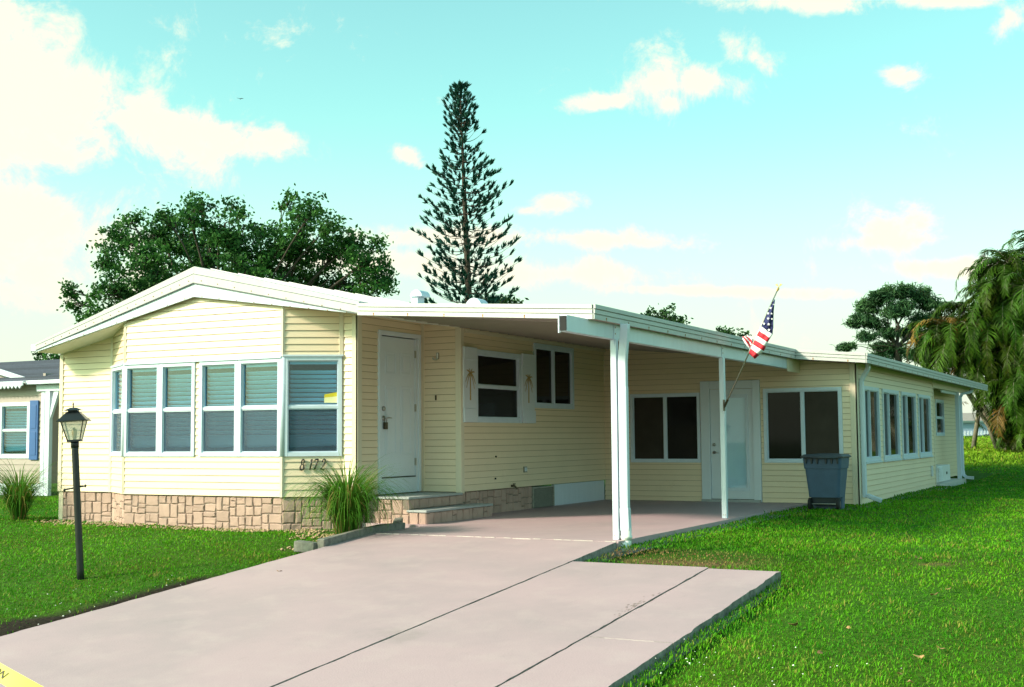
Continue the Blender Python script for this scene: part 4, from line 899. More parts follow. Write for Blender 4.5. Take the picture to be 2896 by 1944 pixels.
for s_ in (-1, 1):
    q = MB(); q.tube([BP(s_*.20, -.20, .095), BP(s_*.205, -.20, .095), BP(s_*.245, -.20, .095), BP(s_*.25, -.20, .095)], [.085, .098, .098, .085], 20); wh = q.build('wheel', 'rubber', wb, smooth=False)
    q = MB(); q.tube([BP(s_*.251, -.20, .095), BP(s_*.256, -.20, .095)], .05, 14); q.build('hub', 'binlid', wh)
q = MB(); q.tube([BP(-.2, -.20, .095), BP(.2, -.20, .095)], .011, 8); q.build('axle', 'chrome', wb)

# condenser unit of the rear porch
ac = thing('condenser_unit', (4.45, 15.0, .03), 'white louvred air conditioner unit on the rear porch slab', 'air conditioner')
q = MB(); q.box(4.25, 4.56, 14.2, 16.1, .035, .42); q.build('casing', 'acm', ac, bevel=.02)
for k in range(7): q = MB(); q.hexa([(4.565, 14.22, .07+k*.048), (4.565, 14.75, .07+k*.048), (4.59, 14.75, .07+k*.048), (4.59, 14.22, .07+k*.048), (4.561, 14.22, .10+k*.048), (4.561, 14.75, .10+k*.048), (4.566, 14.75, .10+k*.048), (4.566, 14.22, .10+k*.048)]); q.build('louver', 'acm', ac)
for k in range(6): q = MB(); q.box(4.27, 4.53, 14.185, 14.199, .07+k*.055, .10+k*.055); q.build('louver', 'acm', ac)
q = MB(); q.box(4.561, 4.57, 15.45, 15.6, .20, .26); q.build('maker_plate', 'black', ac)

# flag on the second carport post
PB, PT = np.array([3.735, 1.05, 1.60]), np.array([4.549, 1.02, 3.215])
fl = thing('flag', (3.73, 1.06, 1.6), 'small american flag hanging from a slanted pole on the carport post', 'flag')
q = MB(); q.tube([PB, PB+(PT-PB)*.55, PT-(PT-PB)*.02], [.011, .011, .010], 8); q.build('pole', 'pole', fl, smooth=True)
q = MB(); q.box(3.714, 3.725, 1.02, 1.09, 1.52, 1.68); q.tube([PB-(PT-PB)*.02, PB+(PT-PB)*.05], .017, 8); q.build('bracket', 'brass', fl)
q = MB(); q.tube([PT-(PT-PB)*.02, PT, PT+(PT-PB)*.012], [.012, .020, .008], 8); T0 = PT+(PT-PB)*.012
for s_ in (-1, 1): q.prism([tuple(T0+np.array([0, -.006, 0])), tuple(T0+np.array([s_*.05, -.006, .035])), tuple(T0+np.array([s_*.02, -.006, .05]))], [tuple(T0+np.array([0, .006, 0])), tuple(T0+np.array([s_*.05, .006, .035])), tuple(T0+np.array([s_*.02, .006, .05]))])
q.build('finial', 'gold', fl)
def FP(x, y, dy=0.0): # point of the cloth, off the photograph, in the upright plane of the pole
    p = ond(2080+x/4.356, 800+y/4.356, 1, 1.03+dy); return p
def poly_at(pts, t):
    n = len(pts)-1; f = min(max(t, 0), .99999)*n; i = int(f); u = f-i; return (np.array(pts[i])*(1-u)+np.array(pts[i+1])*u)
Lft = [(482, 205), (400, 372), (325, 520), (272, 640), (215, 752), (165, 868)]; Rgt = [(488, 208), (466, 400), (468, 622), (402, 722), (352, 835), (236, 940)]
def cloth(t0, t1, mt, par, name, back=False, n=8, b0=0, b1=1):
    m_ = MB(); R_ = 3
    for i in range(R_+1):
        t = t0+(t1-t0)*i/R_
        for k in range(n+1):
            u = b0+(b1-b0)*k/n; L_, G_ = poly_at(Lft, t), poly_at(Rgt, t); xy = L_*(1-u)+G_*u
            dy = -.055*math.sin(u*math.pi)+.03*math.sin(u*9+t*5)*u-.02*u
            if back: dy = .05+.05*math.sin(u*math.pi); xy = L_*(1-u)+G_*u-np.array([18, -12])*(1-u)
            m_.v.append(tuple(FP(xy[0], xy[1], dy)))
    for i in range(R_):
        for k in range(n): a = i*(n+1)+k; m_.f.append((a, a+1, a+n+2, a+n+1)); m_.mi.append(0)
    o = m_.build(name, mt, par, smooth=True); sm = o.modifiers.new('cloth', 'SOLIDIFY'); sm.thickness = .003; return o
can = cloth(0, .43, 'navy', fl, 'canton'); cloth(.02, .50, 'navy', fl, 'canton_fold', True)
tt = np.linspace(.43, 1.0, 7)
tt[0] = .43
for k in range(6): cloth(tt[k], tt[k+1], 'fwhite' if k % 2 == 0 else 'red', fl, 'stripe')
for k in range(3): cloth(.5+.16*k, .66+.16*k, 'red' if k % 2 else 'fwhite', fl, 'stripe', True)
def star(x, y, r):
    m_ = MB(); pts = []
    for i in range(10):
        a = rad(90+36*i); q_ = r if i % 2 == 0 else r*.42; pts.append((x+q_*math.cos(a), y-q_*math.sin(a)))
    t = None
    m_.prism([tuple(FP(a, b, -.078)) for a, b in pts], [tuple(FP(a, b, -.066)) for a, b in pts]); m_.build('star', 'fwhite', can)
for x, y in ((470, 268), (432, 312), (402, 378), (443, 380), (402, 441), (350, 505), (408, 512), (412, 582), (449, 446)): star(x, y, 19 if x < 440 else 13)
Af = [(70, 665), (112, 742), (180, 828)]; Bf = [(150, 656), (215, 690), (228, 740)]
for k in range(5):
    m_ = MB()
    for i in range(7):
        for u in (k/5, (k+1)/5):
            p0, p1 = poly_at(Af, i/6), poly_at(Bf, i/6); xy = p0*(1-u)+p1*u; m_.v.append(tuple(FP(xy[0], xy[1], .10+.03*math.sin(u*9+i))))
    m_.f = [(2*i, 2*i+1, 2*i+3, 2*i+2) for i in range(6)]; m_.mi = [0]*6; o = m_.build('stripe', 'fwhite' if k % 2 == 0 else 'red', fl, smooth=True); o.modifiers.new('cloth', 'SOLIDIFY').thickness = .003

# caution tape strung across the foreground
tp0, tp1 = at(-330, 1722, 6.1), at(520, 2190, 5.2); tdir = tp1-tp0; TL = float(np.linalg.norm(tdir)); tdir /= TL
vw = (tp0+tp1)/2-CAM; vw /= np.linalg.norm(vw); tup = np.cross(tdir, vw); tup /= np.linalg.norm(tup); tup = tup if tup[2] > 0 else -tup; tnr = np.cross(tdir, tup); tnr = tnr if tnr@vw < 0 else -tnr
def TP(s, h, lift=0.0):
    w_ = .010*math.sin(s*5+1)+.006*math.sin(s*11); a_ = .25*math.sin(s*3.2+.8); return tp0+tdir*s+tup*h*math.cos(a_)+tnr*(w_+h*math.sin(a_)+lift)
tape = thing('caution_tape', tuple((tp0+tp1)/2), 'yellow caution tape with black lettering crossing the lower left corner', 'tape')
m_ = MB(); nS = 60
for i in range(nS+1):
    for h in (-.038, 0, .038): m_.v.append(tuple(TP(TL*i/nS, h)))
m_.f = [(3*i+k, 3*i+k+1, 3*i+k+4, 3*i+k+3) for i in range(nS) for k in (0, 1)]; m_.mi = [0]*len(m_.f); m_.build('band', 'tape', tape, smooth=True)
fc = bpy.data.curves.new('lettering', 'FONT'); fc.body = 'CAUTION   CAUTION   CAUTION'; fc.size = .052; fc.shear = .35; fo_ = bpy.data.objects.new('lettering_tmp', fc); col.objects.link(fo_)
bpy.context.view_layer.update(); tm = bpy.data.meshes.new_from_object(fo_.evaluated_get(bpy.context.evaluated_depsgraph_get())); bpy.data.objects.remove(fo_)
sgn = 1 if (np.cross(tdir, tup)@vw) < 0 else -1
for v in tm.vertices: p = TP(.05+v.co.x*1.05, v.co.y-.018, .0025); v.co = p
tm.materials.clear(); tm.materials.append(MT['tapeink']); lt_ = bpy.data.objects.new('lettering', tm); col.objects.link(lt_); setp(lt_, tape); lt_['label'] = 'black slanted CAUTION lettering'

# a bird far off
bd = thing('bird', tuple(at(679, 280, 300)), 'dark bird gliding in the upper left sky', 'bird')
bp = at(679, 280, 300); m_ = MB(); r_ = _R; u_ = _U; f_ = _F
m_.tube([tuple(bp-f_*.35), tuple(bp-f_*.1), tuple(bp+f_*.3), tuple(bp+f_*.5)], [.03, .12, .10, .02], 8)
for s_, rs in ((-1, .33), (1, -.12)):
    P_ = [bp+r_*s_*.05-f_*.14, bp+r_*s_*.05+f_*.16, bp+r_*s_*.45+u_*(.14-.0*rs)+f_*.14, bp+r_*s_*.85+u_*(.10+rs*.4)+f_*.05, bp+r_*s_*.45+u_*.13-f_*.14]
    m_.prism([tuple(p) for p in P_], [tuple(p+u_*.03) for p in P_])
m_.build('body', 'bird', bd)

# ------------------------------------------------------------------ neighbouring house on the left
NY = 4.4
def nb(u, v, y=NY): p = ond(u, v, 1, y); return p[0], p[2]
nh = thing('neighbour_house', (-15.5, NY, -.1), 'beige sided house with blue shutters and dark shingle roof at left edge', 'house')
x0 = nb(-120, 1300)[0]; x1 = nb(124, 1300)[0]; zt = nb(60, 1083)[1]; zs = nb(60, 1368)[1]; zg = -.25
wn_ = Wall((x0, NY), (x1, NY)); S_ = lambda u: nb(u, 1250)[0]-x0
wz0, wz1 = nb(50, 1297)[1], nb(50, 1138)[1]; s0_, s1_ = S_(-2), S_(86)
side_wall(wn_, nh, zs, zt-.02, [(s0_, s1_, wz0, wz1)], m_board='nwall', m_sheath='nwall', course=.145)
vtrim(wn_, nh, wn_.L-.10, wn_.L+.01, zs, zt, m_='ntrim')
window(wn_, nh, s0_+.01, s1_-.01, wz0, wz1, 'dh', 'glass', blind=True, fw=.09, screen=False, fm='ntrim')
def nshut(sa, sb, mt):
    q = MB(); wn_.box(q, sa, sb, wz0-.03, wz1+.03, .018, .05); o = q.build('shutter', mt, nh, bevel=.004)
    for a, b in ((.06, .47), (.53, .94)):
        h = wz1-wz0; q = MB(); wn_.box(q, sa+.05, sb-.05, wz0+h*a, wz0+h*b, .0505, .06); q.build('shutter_panel', mt, o, bevel=.004)
nshut(S_(87), S_(110), 'nblue'); nshut(S_(-26), S_(-3), 'nblue')
q = MB(); wn_.box(q, 0, wn_.L, zg, zs-.004, -.08, .01); q.build('skirt_panel', 'ntrim', nh)
# recessed porch wall, beam, post, bracket
xr = nb(300, 1300)[0]; w_np = Wall((x1, NY+1.4), (xr, NY+1.4)); side_wall(w_np, nh, zs, zt+.2, m_board='nwall', m_sheath='nwall', course=.145)
q = MB(); w_np.box(q, 0, w_np.L, zg, zs-.004, -.08, .01); q.build('skirt_panel', 'ntrim', nh)
w_ns = Wall((x1, NY), (x1, NY+1.4)); q = MB(); w_ns.box(q, 0, 1.4, zs, zt+.2, -.08, 0); q.build('wall', 'nwall', nh)
xp0, xp1 = nb(129, 1300)[0], nb(142, 1300)[0]; zbm0, zbm1 = nb(140, 1107)[1], nb(140, 1088)[1]
q = MB(); q.box(nb(108, 1100)[0], xr, NY-.06, NY+.06, zbm0, zbm1); q.build('porch_beam', 'ntrim', nh, bevel=.006)
q = MB(); q.box(xp0, xp1, NY-.05, NY+.05, -.20, zbm0-.001); q.build('porch_post', 'ntrim', nh, bevel=.006)
bx1 = nb(166, 1112)[0]; zb2 = nb(137, 1172)[1]; q = MB(); q.prism([(xp1, NY-.035, zb2-.12), (xp1, NY-.035, zb2+.05), (bx1-.12, NY-.035, zbm0), (bx1+.04, NY-.035, zbm0)], [(xp1, NY+.035, zb2-.12), (xp1, NY+.035, zb2+.05), (bx1-.12, NY+.035, zbm0), (bx1+.04, NY+.035, zbm0)]); q.build('post_brace', 'ntrim', nh)
# eave gutter, scalloped awning edge, small front gable with white rake
zg0, zg1 = nb(120, 1088)[1], nb(120, 1077)[1]; xe0 = nb(94, 1080)[0]
q = MB(); q.box(xe0, xr, NY-.22, NY-.10, zg0, zg1); q.build('gutter', 'ntrim', nh, bevel=.01)
za0, za1 = nb(40, 1096)[1], nb(40, 1087)[1]
q = MB(); q.box(x0, xe0-.01, NY-.30, NY-.27, za0+.02, za1+.02); aw = q.build('awning_valance', 'ntrim', nh)
k = x0
while k < xe0-.1: q = MB(); q.prism([(k, NY-.302, za0+.015), (k+.055, NY-.302, za0-.05), (k+.11, NY-.302, za0+.015)], [(k, NY-.272, za0+.015), (k+.055, NY-.272, za0-.05), (k+.11, NY-.272, za0+.015)]); q.build('scallop', 'ntrim', aw); k += .125
q = MB(); q.hexa([(x0, NY-.29, za1+.021), (xe0-.01, NY-.29, za1+.021), (xe0-.01, NY, za1+.08), (x0, NY, za1+.08), (x0, NY-.29, za1+.04), (xe0-.01, NY-.29, za1+.04), (xe0-.01, NY, za1+.10), (x0, NY, za1+.10)]); q.build('awning', 'ntrim', nh)
rx, rz = nb(0, 1049); sl_ = (rz-zg1)/(rx-xe0); ax0 = xe0-3.2
q = MB(); q.prism([(xe0, NY-.12, zg1-.05), (xe0, NY-.12, zg1+.06), (ax0, NY-.12, zg1+sl_*(ax0-xe0)+.10), (ax0, NY-.12, zg1+sl_*(ax0-xe0)-.08)], [(xe0, NY-.16, zg1-.05), (xe0, NY-.16, zg1+.06), (ax0, NY-.16, zg1+sl_*(ax0-xe0)+.10), (ax0, NY-.16, zg1+sl_*(ax0-xe0)-.08)]); q.build('rake_board', 'ntrim', nh)
q = MB(); q.prism([(xe0-.1, NY-.04, zg1-.1), (ax0, NY-.04, zg1+sl_*(ax0-xe0)), (ax0, NY-.04, zg1-.1)], [(xe0-.1, NY+.02, zg1-.1), (ax0, NY+.02, zg1+sl_*(ax0-xe0)), (ax0, NY+.02, zg1-.1)]); q.build('gable_wall', 'nwall', nh)
zr_ = nb(60, 1023, NY+3.0)[1]; rf = MB(); rf.hexa([(x0-4, NY-.2, zg1), (xr, NY-.2, zg1), (xr, NY+3, zr_-.08), (x0-4, NY+3, zr_-.08), (x0-4, NY-.2, zg1+.06), (xr, NY-.2, zg1+.06), (xr, NY+3, zr_), (x0-4, NY+3, zr_)])
rfo = rf.build('roof', 'shingle', nh); n_r = 14
for k in range(n_r):  # shingle courses
    f0, f1 = k/n_r, (k+1.15)/n_r; ya, yb = NY-.2+3.2*f0, NY-.2+3.2*f1; za_, zb_ = zg1+.06+(zr_-zg1-.06)*f0, zg1+.06+(zr_-zg1-.06)*f1; q = MB()
    q.hexa([(x0-4, ya, za_+.001), (xr, ya, za_+.001), (xr, yb, zb_+.001), (x0-4, yb, zb_+.001), (x0-4, ya, za_+.022), (xr, ya, za_+.022), (xr, yb, zb_+.004), (x0-4, yb, zb_+.004)]); q.build('shingle_course', 'shingle', rfo)
q = MB(); q.prism([(xr-1, 2.9, -.3), (x0-3, 2.9, -.3), (x0-3, NY+1.3, -.3), (xr-1, NY+1.3, -.3)], [(xr-1, 2.9, -.125), (x0-3, 2.9, -.125), (x0-3, NY+1.3, -.125), (xr-1, NY+1.3, -.125)]); tag(q.build('walkway', 'nfloor'), kind='structure')

# ------------------------------------------------------------------ far house, fence and bush past the palm
FD = 88.0
def fp(u, v, d=FD): return at(u, v, d)
b0, b1 = fp(2700, 1256), fp(2900, 1256); fdir = np.array([b1[0]-b0[0], b1[1]-b0[1]]); wf = Wall(b0[:2], b1[:2]); zF = float((b0[2]+b1[2])/2)
fh = thing('far_house', tuple(b0), 'pale blue house seen far off behind the palm', 'house')
pxm = FD/FPX
q = MB(); wf.box(q, 0, wf.L, zF-1, zF+66*pxm, -6-3, -3); q.build('wall', 'fblue', fh)
q = MB(); wf.box(q, -.3, wf.L+.3, zF+62*pxm, zF+68*pxm, -3, -2.7); q.build('fascia', 'ntrim', fh)
q = MB(); q.prism([wf.p(-.5, zF+67*pxm, -2.6), wf.p(wf.L+.5, zF+67*pxm, -2.6), wf.p(wf.L+.5, zF+67*pxm, -9.4), wf.p(-.5, zF+67*pxm, -9.4)], [wf.p(-.5, zF+68*pxm+.6, -5.8), wf.p(wf.L+.5, zF+68*pxm+.6, -5.8), wf.p(wf.L+.5, zF+68*pxm+.6, -6.2), wf.p(-.5, zF+68*pxm+.6, -6.2)]); q.build('roof', 'froof', fh)
wfw = Wall(wf.p(0, 0, -3)[:2], wf.p(wf.L, 0, -3)[:2]); window(wfw, fh, 40*pxm, 58*pxm, zF+14*pxm, zF+50*pxm, 'dh', 'glassd', fw=.12, screen=False, fm='ntrim')
pf_ = thing('picket_fence', tuple(b0), 'white picket fence in front of the far blue house', 'fence')
for z in (10, 28): q = MB(); wf.box(q, 0, wf.L, zF+z*pxm, zF+(z+3)*pxm, -.03, 0); q.build('rail', 'ntrim', pf_)
k = .05; pk = None
while k < wf.L-.1:
    if pk is None:
        q = MB(); H_ = 38*pxm; q.prism([(-.05, .015, -.3), (.05, .015, -.3), (.05, .015, H_-.06), (0, .015, H_), (-.05, .015, H_-.06)], [(-.05, -.015, -.3), (.05, -.015, -.3), (.05, -.015, H_-.06), (0, -.015, H_), (-.05, -.015, H_-.06)]); pk = q.build('picket', 'ntrim', pf_); pk.location = wf.p(k, zF, .02); pk.rotation_euler = (0, 0, math.atan2(wf.d[1], wf.d[0]))
    else: inst(pk, 'picket', wf.p(k, zF, .02), pf_, (0, 0, math.atan2(wf.d[1], wf.d[0])))
    k += .235

# ------------------------------------------------------------------ trees
def leaf_quads(P, size, r, up=0.0, aspect=1.0):
    n = len(P); nr = r.normal(size=(n, 3)); nr[:, 2] += up; nr /= np.linalg.norm(nr, axis=1)[:, None]
    t = np.cross(nr, r.normal(size=(n, 3))); t /= np.linalg.norm(t, axis=1)[:, None]; b = np.cross(nr, t)
    s = (size*r.uniform(.6, 1.3, n))[:, None]; V = np.stack([P-t*s, P+b*s*.55*aspect, P+t*s, P-b*s*.55*aspect], 1).reshape(-1, 3)
    return V, np.arange(4*n).reshape(n, 4)
def tree(name, base, clumps, label, cat, r, per=26, leaf=.10, sub=.32, n_sub=34, dark=(.016, .066, .016), light=(.060, .170, .034), trunk_r=.3, fork=.45, twig=True, mat_leaf='leaf', shell=.55, group=None, bark='bark', flat=1.0, aspect=1.0):
    """clumps: (centre xyz, radius). limbs run from the trunk into every clump, twigs to every leaf cluster"""
    root = thing(name, tuple(base), label, cat, group); base = np.array(base); cs = np.array([c for c, _ in clumps]); rs = np.array([q for _, q in clumps])
    mid = cs.mean(0); top = base+(mid-base)*np.array([.7, .7, fork]); tb = MB()
    tb.tube([base-np.array([0, 0, .3]), base+np.array([0, 0, .3]), base*.5+top*.5+r.normal(size=3)*.1, top], [trunk_r*1.4, trunk_r*1.1, trunk_r*.9, trunk_r*.75], 10); tb.build('trunk', bark, root, smooth=True)
    lb = MB(); Ps = []; Cl = []
    for c, q in zip(cs, rs):
        m1 = top*.6+c*.4+np.array([0, 0, -.25*q])+r.normal(size=3)*.25*q; m2 = top*.25+c*.75+r.normal(size=3)*.2*q
        w_ = trunk_r*.32*min(1, q/1.2); lb.tube([top-np.array([0, 0, .3]), m1, m2, c], [w_*1.5, w_, w_*.6, w_*.25], 6, cap=False)
        n = max(6, int(n_sub*(q**2)))
        d = r.normal(size=(n, 3)); d /= np.linalg.norm(d, axis=1)[:, None]; d[:, 2] *= flat
        rad_ = q*(r.uniform(0, 1, n)**(1-shell))[:, None]; sc_ = c+d*rad_*np.array([1, 1, .85])
        for k in range(n):
            if twig and k % 2 == 0:
                lb.tube([c+(m2-c)*r.uniform(0, .6), (c+sc_[k])/2+r.normal(size=3)*.12*q, sc_[k]], [.022, .014, .006], 4, cap=False)
            s_ = sub*r.uniform(.55, 1.25); pp = sc_[k]+r.normal(size=(per, 3))*s_*np.array([.6, .6, .42]); Ps.append(pp)
            v = r.uniform(0, 1); Cl.append(np.tile(np.array(dark)*(1-v)+np.array(light)*v, (per, 1))*r.uniform(.75, 1.3, (per, 1)))
    lb.build('limbs', bark, root, smooth=True)['kind'] = 'stuff'
    P = np.concatenate(Ps); V, F = leaf_quads(P, leaf, r, .25, aspect); c4 = np.repeat(np.concatenate(Cl), 4, 0)
    o = fast_mesh('crown', V, F, mat_leaf, c4, root); o['kind'] = 'stuff'; return root
def px_clumps(lst, depth, r, jit=2.0):
    out = []
    for (x, y, q) in lst: d = depth+r.uniform(-jit, jit); out.append((atd(x, y, d), q*K*d/FPX))
    return out
r1 = np.random.default_rng(21); OD = 40.0
oak = [(175,690,30),(210,722,34),(160,660,14),(255,665,55),(240,590,42),(285,545,50),(298,505,30),(335,600,70),(370,535,55),(385,500,34),(430,490,46),(455,465,32),(430,560,70),(500,520,48),(525,478,26),
       (480,600,75),(545,555,60),(560,620,70),(600,530,34),(640,560,58),(612,600,60),(655,460,26),(700,500,48),(715,475,32),(745,520,38),(690,570,60),(700,640,65),(760,580,52),(800,560,44),(830,600,48),(870,625,40),(840,650,45),(780,640,50),(890,650,22),
       (380,650,75),(300,680,60),(450,680,70),(640,670,60),(545,490,16),(860,560,18)]
ob = atd(520, 900, OD); ob[2] = float(gz(ob[0], ob[1]))
tree('oak_tree', ob, px_clumps(oak, OD, r1, 2.2), 'broad dark green oak tree rising behind the gabled roof', 'tree', r1, per=30, leaf=.072, sub=.25, n_sub=60, trunk_r=.36, fork=.55, shell=.5)
r2 = np.random.default_rng(22); lo = [(95,808,18),(120,815,20),(140,822,16)]; lb_ = atd(115, 900, 55); lb_[2] = float(gz(lb_[0], lb_[1]))
tree('small_tree', lb_, px_clumps(lo, 55, r2, .4), 'small tree crown peeping out between the two houses', 'tree', r2, per=20, leaf=.085, sub=.22, n_sub=60, trunk_r=.14, fork=.6)
# low crowns showing over the carport roof
r3 = np.random.default_rng(23)
for nm, lst, dp, lab in (('background_tree', [(1490,725,22),(1520,722,28),(1550,735,20)], 75, 'distant rounded tree top above the middle of the carport roof'),
                         ('background_tree', [(1645,764,16),(1665,760,20),(1690,768,16)], 80, 'distant rounded tree top just left of the flag'),
                         ('background_tree', [(1140,692,22),(1165,696,16),(1110,694,16)], 60, 'low dark tree top at the foot of the tall pine')):
    bb_ = atd(lst[1][0], 900, dp); bb_[2] = float(gz(bb_[0], bb_[1]))
    tree(nm, bb_, px_clumps(lst, dp, r3, .5), lab, 'tree', r3, per=26, leaf=.12, sub=.34, n_sub=32, trunk_r=.2, fork=.7, dark=(.02, .055, .02), light=(.05, .11, .035))
# flat topped pine at right
r4 = np.random.default_rng(24); PD = 82.0
sp_ = [(2050,665,34),(2015,675,30),(2085,672,34),(2115,695,32),(2130,730,26),(2100,730,30),(1985,700,32),(2040,705,40),(1965,730,28),(1950,738,18),(2000,740,26),(2030,760,22),(2075,760,26),(1975,770,22),(2010,790,24),(2050,800,26),(2090,810,26),(1940,790,18),(1925,792,12),(2125,790,26),(2010,815,24),(2140,760,20)]
pb = atd(2068, 950, PD); pb[2] = float(gz(pb[0], pb[1]))
tree('slash_pine', pb, px_clumps(sp_, PD, r4, 1.2), 'flat topped pine with open branches standing left of the palm', 'tree', r4, per=70, leaf=.19, sub=.30, n_sub=32, aspect=.30, trunk_r=.28, fork=.86, shell=.6, dark=(.018, .055, .024), light=(.06, .135, .05), mat_leaf='needle', flat=.6)
# tall columnar pine with brush like tufts
r5 = np.random.default_rng(25); ND = 46.0; mpx = K*ND/FPX
np_t, np_b = atd(1049, 200, ND), atd(1070, 700, ND); gb = float(gz(np_b[0], np_b[1]))
nroot = thing('norfolk_pine', (np_b[0], np_b[1], gb), 'tall narrow pine with upturned brush like tufts above the roof', 'tree')
axp = (np_t-np_b)/np.linalg.norm(np_t-np_b); foot = np_b+axp*((gb-np_b[2])/axp[2]); HT = float(np.linalg.norm(np_t-foot))
q = MB(); q.tube([foot-axp*.3, foot+axp*HT*.35, foot+axp*HT*.7, np_t], [.19, .15, .085, .015], 10); q.build('trunk', 'bark', nroot, smooth=True)
prof_y = [195, 215, 250, 300, 350, 395, 410, 450, 520, 580, 640, 700, 760]; prof_w = [6, 20, 32, 42, 48, 64, 90, 100, 103, 114, 116, 112, 116]
V = []; F = []; Cc = []; br = MB()
def tuft(p, d, L, n=21):
    d = d/np.linalg.norm(d)
    for _ in range(n):
        q_ = d+r5.normal(size=3)*.23; q_ /= np.linalg.norm(q_); s_ = np.cross(q_, r5.normal(size=3)); s_ /= np.linalg.norm(s_); l = L*r5.uniform(.6, 1.15); st = p+d*L*r5.uniform(-.25, .35); k0 = len(V)
        wd = .025; V.extend([st, st+q_*l*.5+s_*wd, st+q_*l, st+q_*l*.5-s_*wd]); F.append((k0, k0+1, k0+2, k0+3)); c = np.array([.010, .048, .040])*r5.uniform(.6, 1.9)+np.array([.008, .014, 0])*r5.random(); Cc.extend([c*.8, c, c*1.2, c])
yy = 204.0; kk = 0
while yy < 760:
    f = (yy-200)/500; c0 = np_t+(np_b-np_t)*f; Lw = np.interp(yy, prof_y, prof_w)*mpx; nb_ = 7 if yy > 260 else 6; ph = r5.uniform(0, 6.28)
    for j in range(nb_):
        a = ph+2*math.pi*j/nb_+r5.normal()*.12; d = np.array([math.cos(a), math.sin(a), 0.0]); L = Lw*r5.uniform(.62, 1.08); rise = .42 if yy < 330 else .22
        if yy > 330 and r5.random() < .12: continue
        pts = [c0+d*L*t+np.array([0, 0, 1])*(rise*L*t**1.6-.10*L*math.sin(t*math.pi)) for t in np.linspace(0, 1, 6)]; br.tube(pts, [.020, .016, .013, .010, .008, .005], 4, cap=False)
        nt = max(2, int(L/.27)); 
        for t in np.linspace(.30 if L > .8 else .35, 1, nt):
            if t < .98 and r5.random() < .18: continue
            i = min(int(t*5), 4); p_ = np.array(pts[i])*(1-(t*5-i))+np.array(pts[i+1])*(t*5-i); side = np.array([-d[1], d[0], 0])
            sg = r5.choice([-1, 1]); off = 0 if t > .95 else r5.uniform(.05, .30)*min(1, L); pe_ = p_+side*sg*off+np.array([0, 0, off*.3])
            if off > .1: br.tube([p_, pe_], [.007, .004], 3, cap=False)
            tuft(pe_, d*.55+side*sg*.25*(off > 0)+np.array([0, 0, .62+.3*(yy < 320)]), (.26 if yy > 330 else .22)*r5.uniform(.8, 1.15))
    yy += (9.5 if yy < 300 else 16.0)*r5.uniform(.75, 1.25)
tuft(np_t, np.array([0, 0, 1.0]), .25, 24)
br.build('branches', 'bark', nroot, smooth=True)['kind'] = 'stuff'; fast_mesh('crown', np.array(V), F, 'needle', np.array(Cc), nroot)['kind'] = 'stuff'
# clump of feather palms at right
r6 = np.random.default_rng(26); PDp = 44.0; pbase = at(2830, 1300, PDp); pz = float(gz(pbase[0], pbase[1])); pbase[2] = pz
proot = thing('palm_clump', tuple(pbase), 'large clump of arching feather palms at the right edge', 'palm')
crowns = [(2300,605,2.5,.3),(2290,640,2.6,0),(2215,715,2.5,.5),(2345,660,2.8,-.5),(2175,770,2.8,0),(2270,745,3.1,-1),(2335,800,3.1,-.8),(2245,820,2.6,-1),(2320,870,2.5,-1.2),(2420,690,3.3,.4),(2410,840,3.1,0),(2310,910,2.4,-1.5),(2345,935,2.5,-1.2),(2385,580,2.8,1.0),(2160,790,2.0,.8),(2145,760,2.1,.3),(2330,880,2.2,.4),(2345,960,2.0,.2),(2290,690,2.6,-.4),(2240,770,2.6,.8),(2330,740,2.6,.6),(2150,770,1.8,1.0),(2345,990,1.9,-1),(2480,700,3,.5),(2500,850,3,.2),(2560,620,3.2,1),(2620,760,3.2,0),(2640,900,3,.4),(2720,660,3.2,.2),(2740,820,3.2,-.4),(2830,740,3.2,0),(2850,900,3,.3),(2930,680,3.2,.5),(2960,840,3.2,0),(2560,980,2.6,0),(2720,980,2.6,.4),(2880,990,2.6,0)]
V = []; F = []; Cc = []; st_ = MB(); rc = MB()
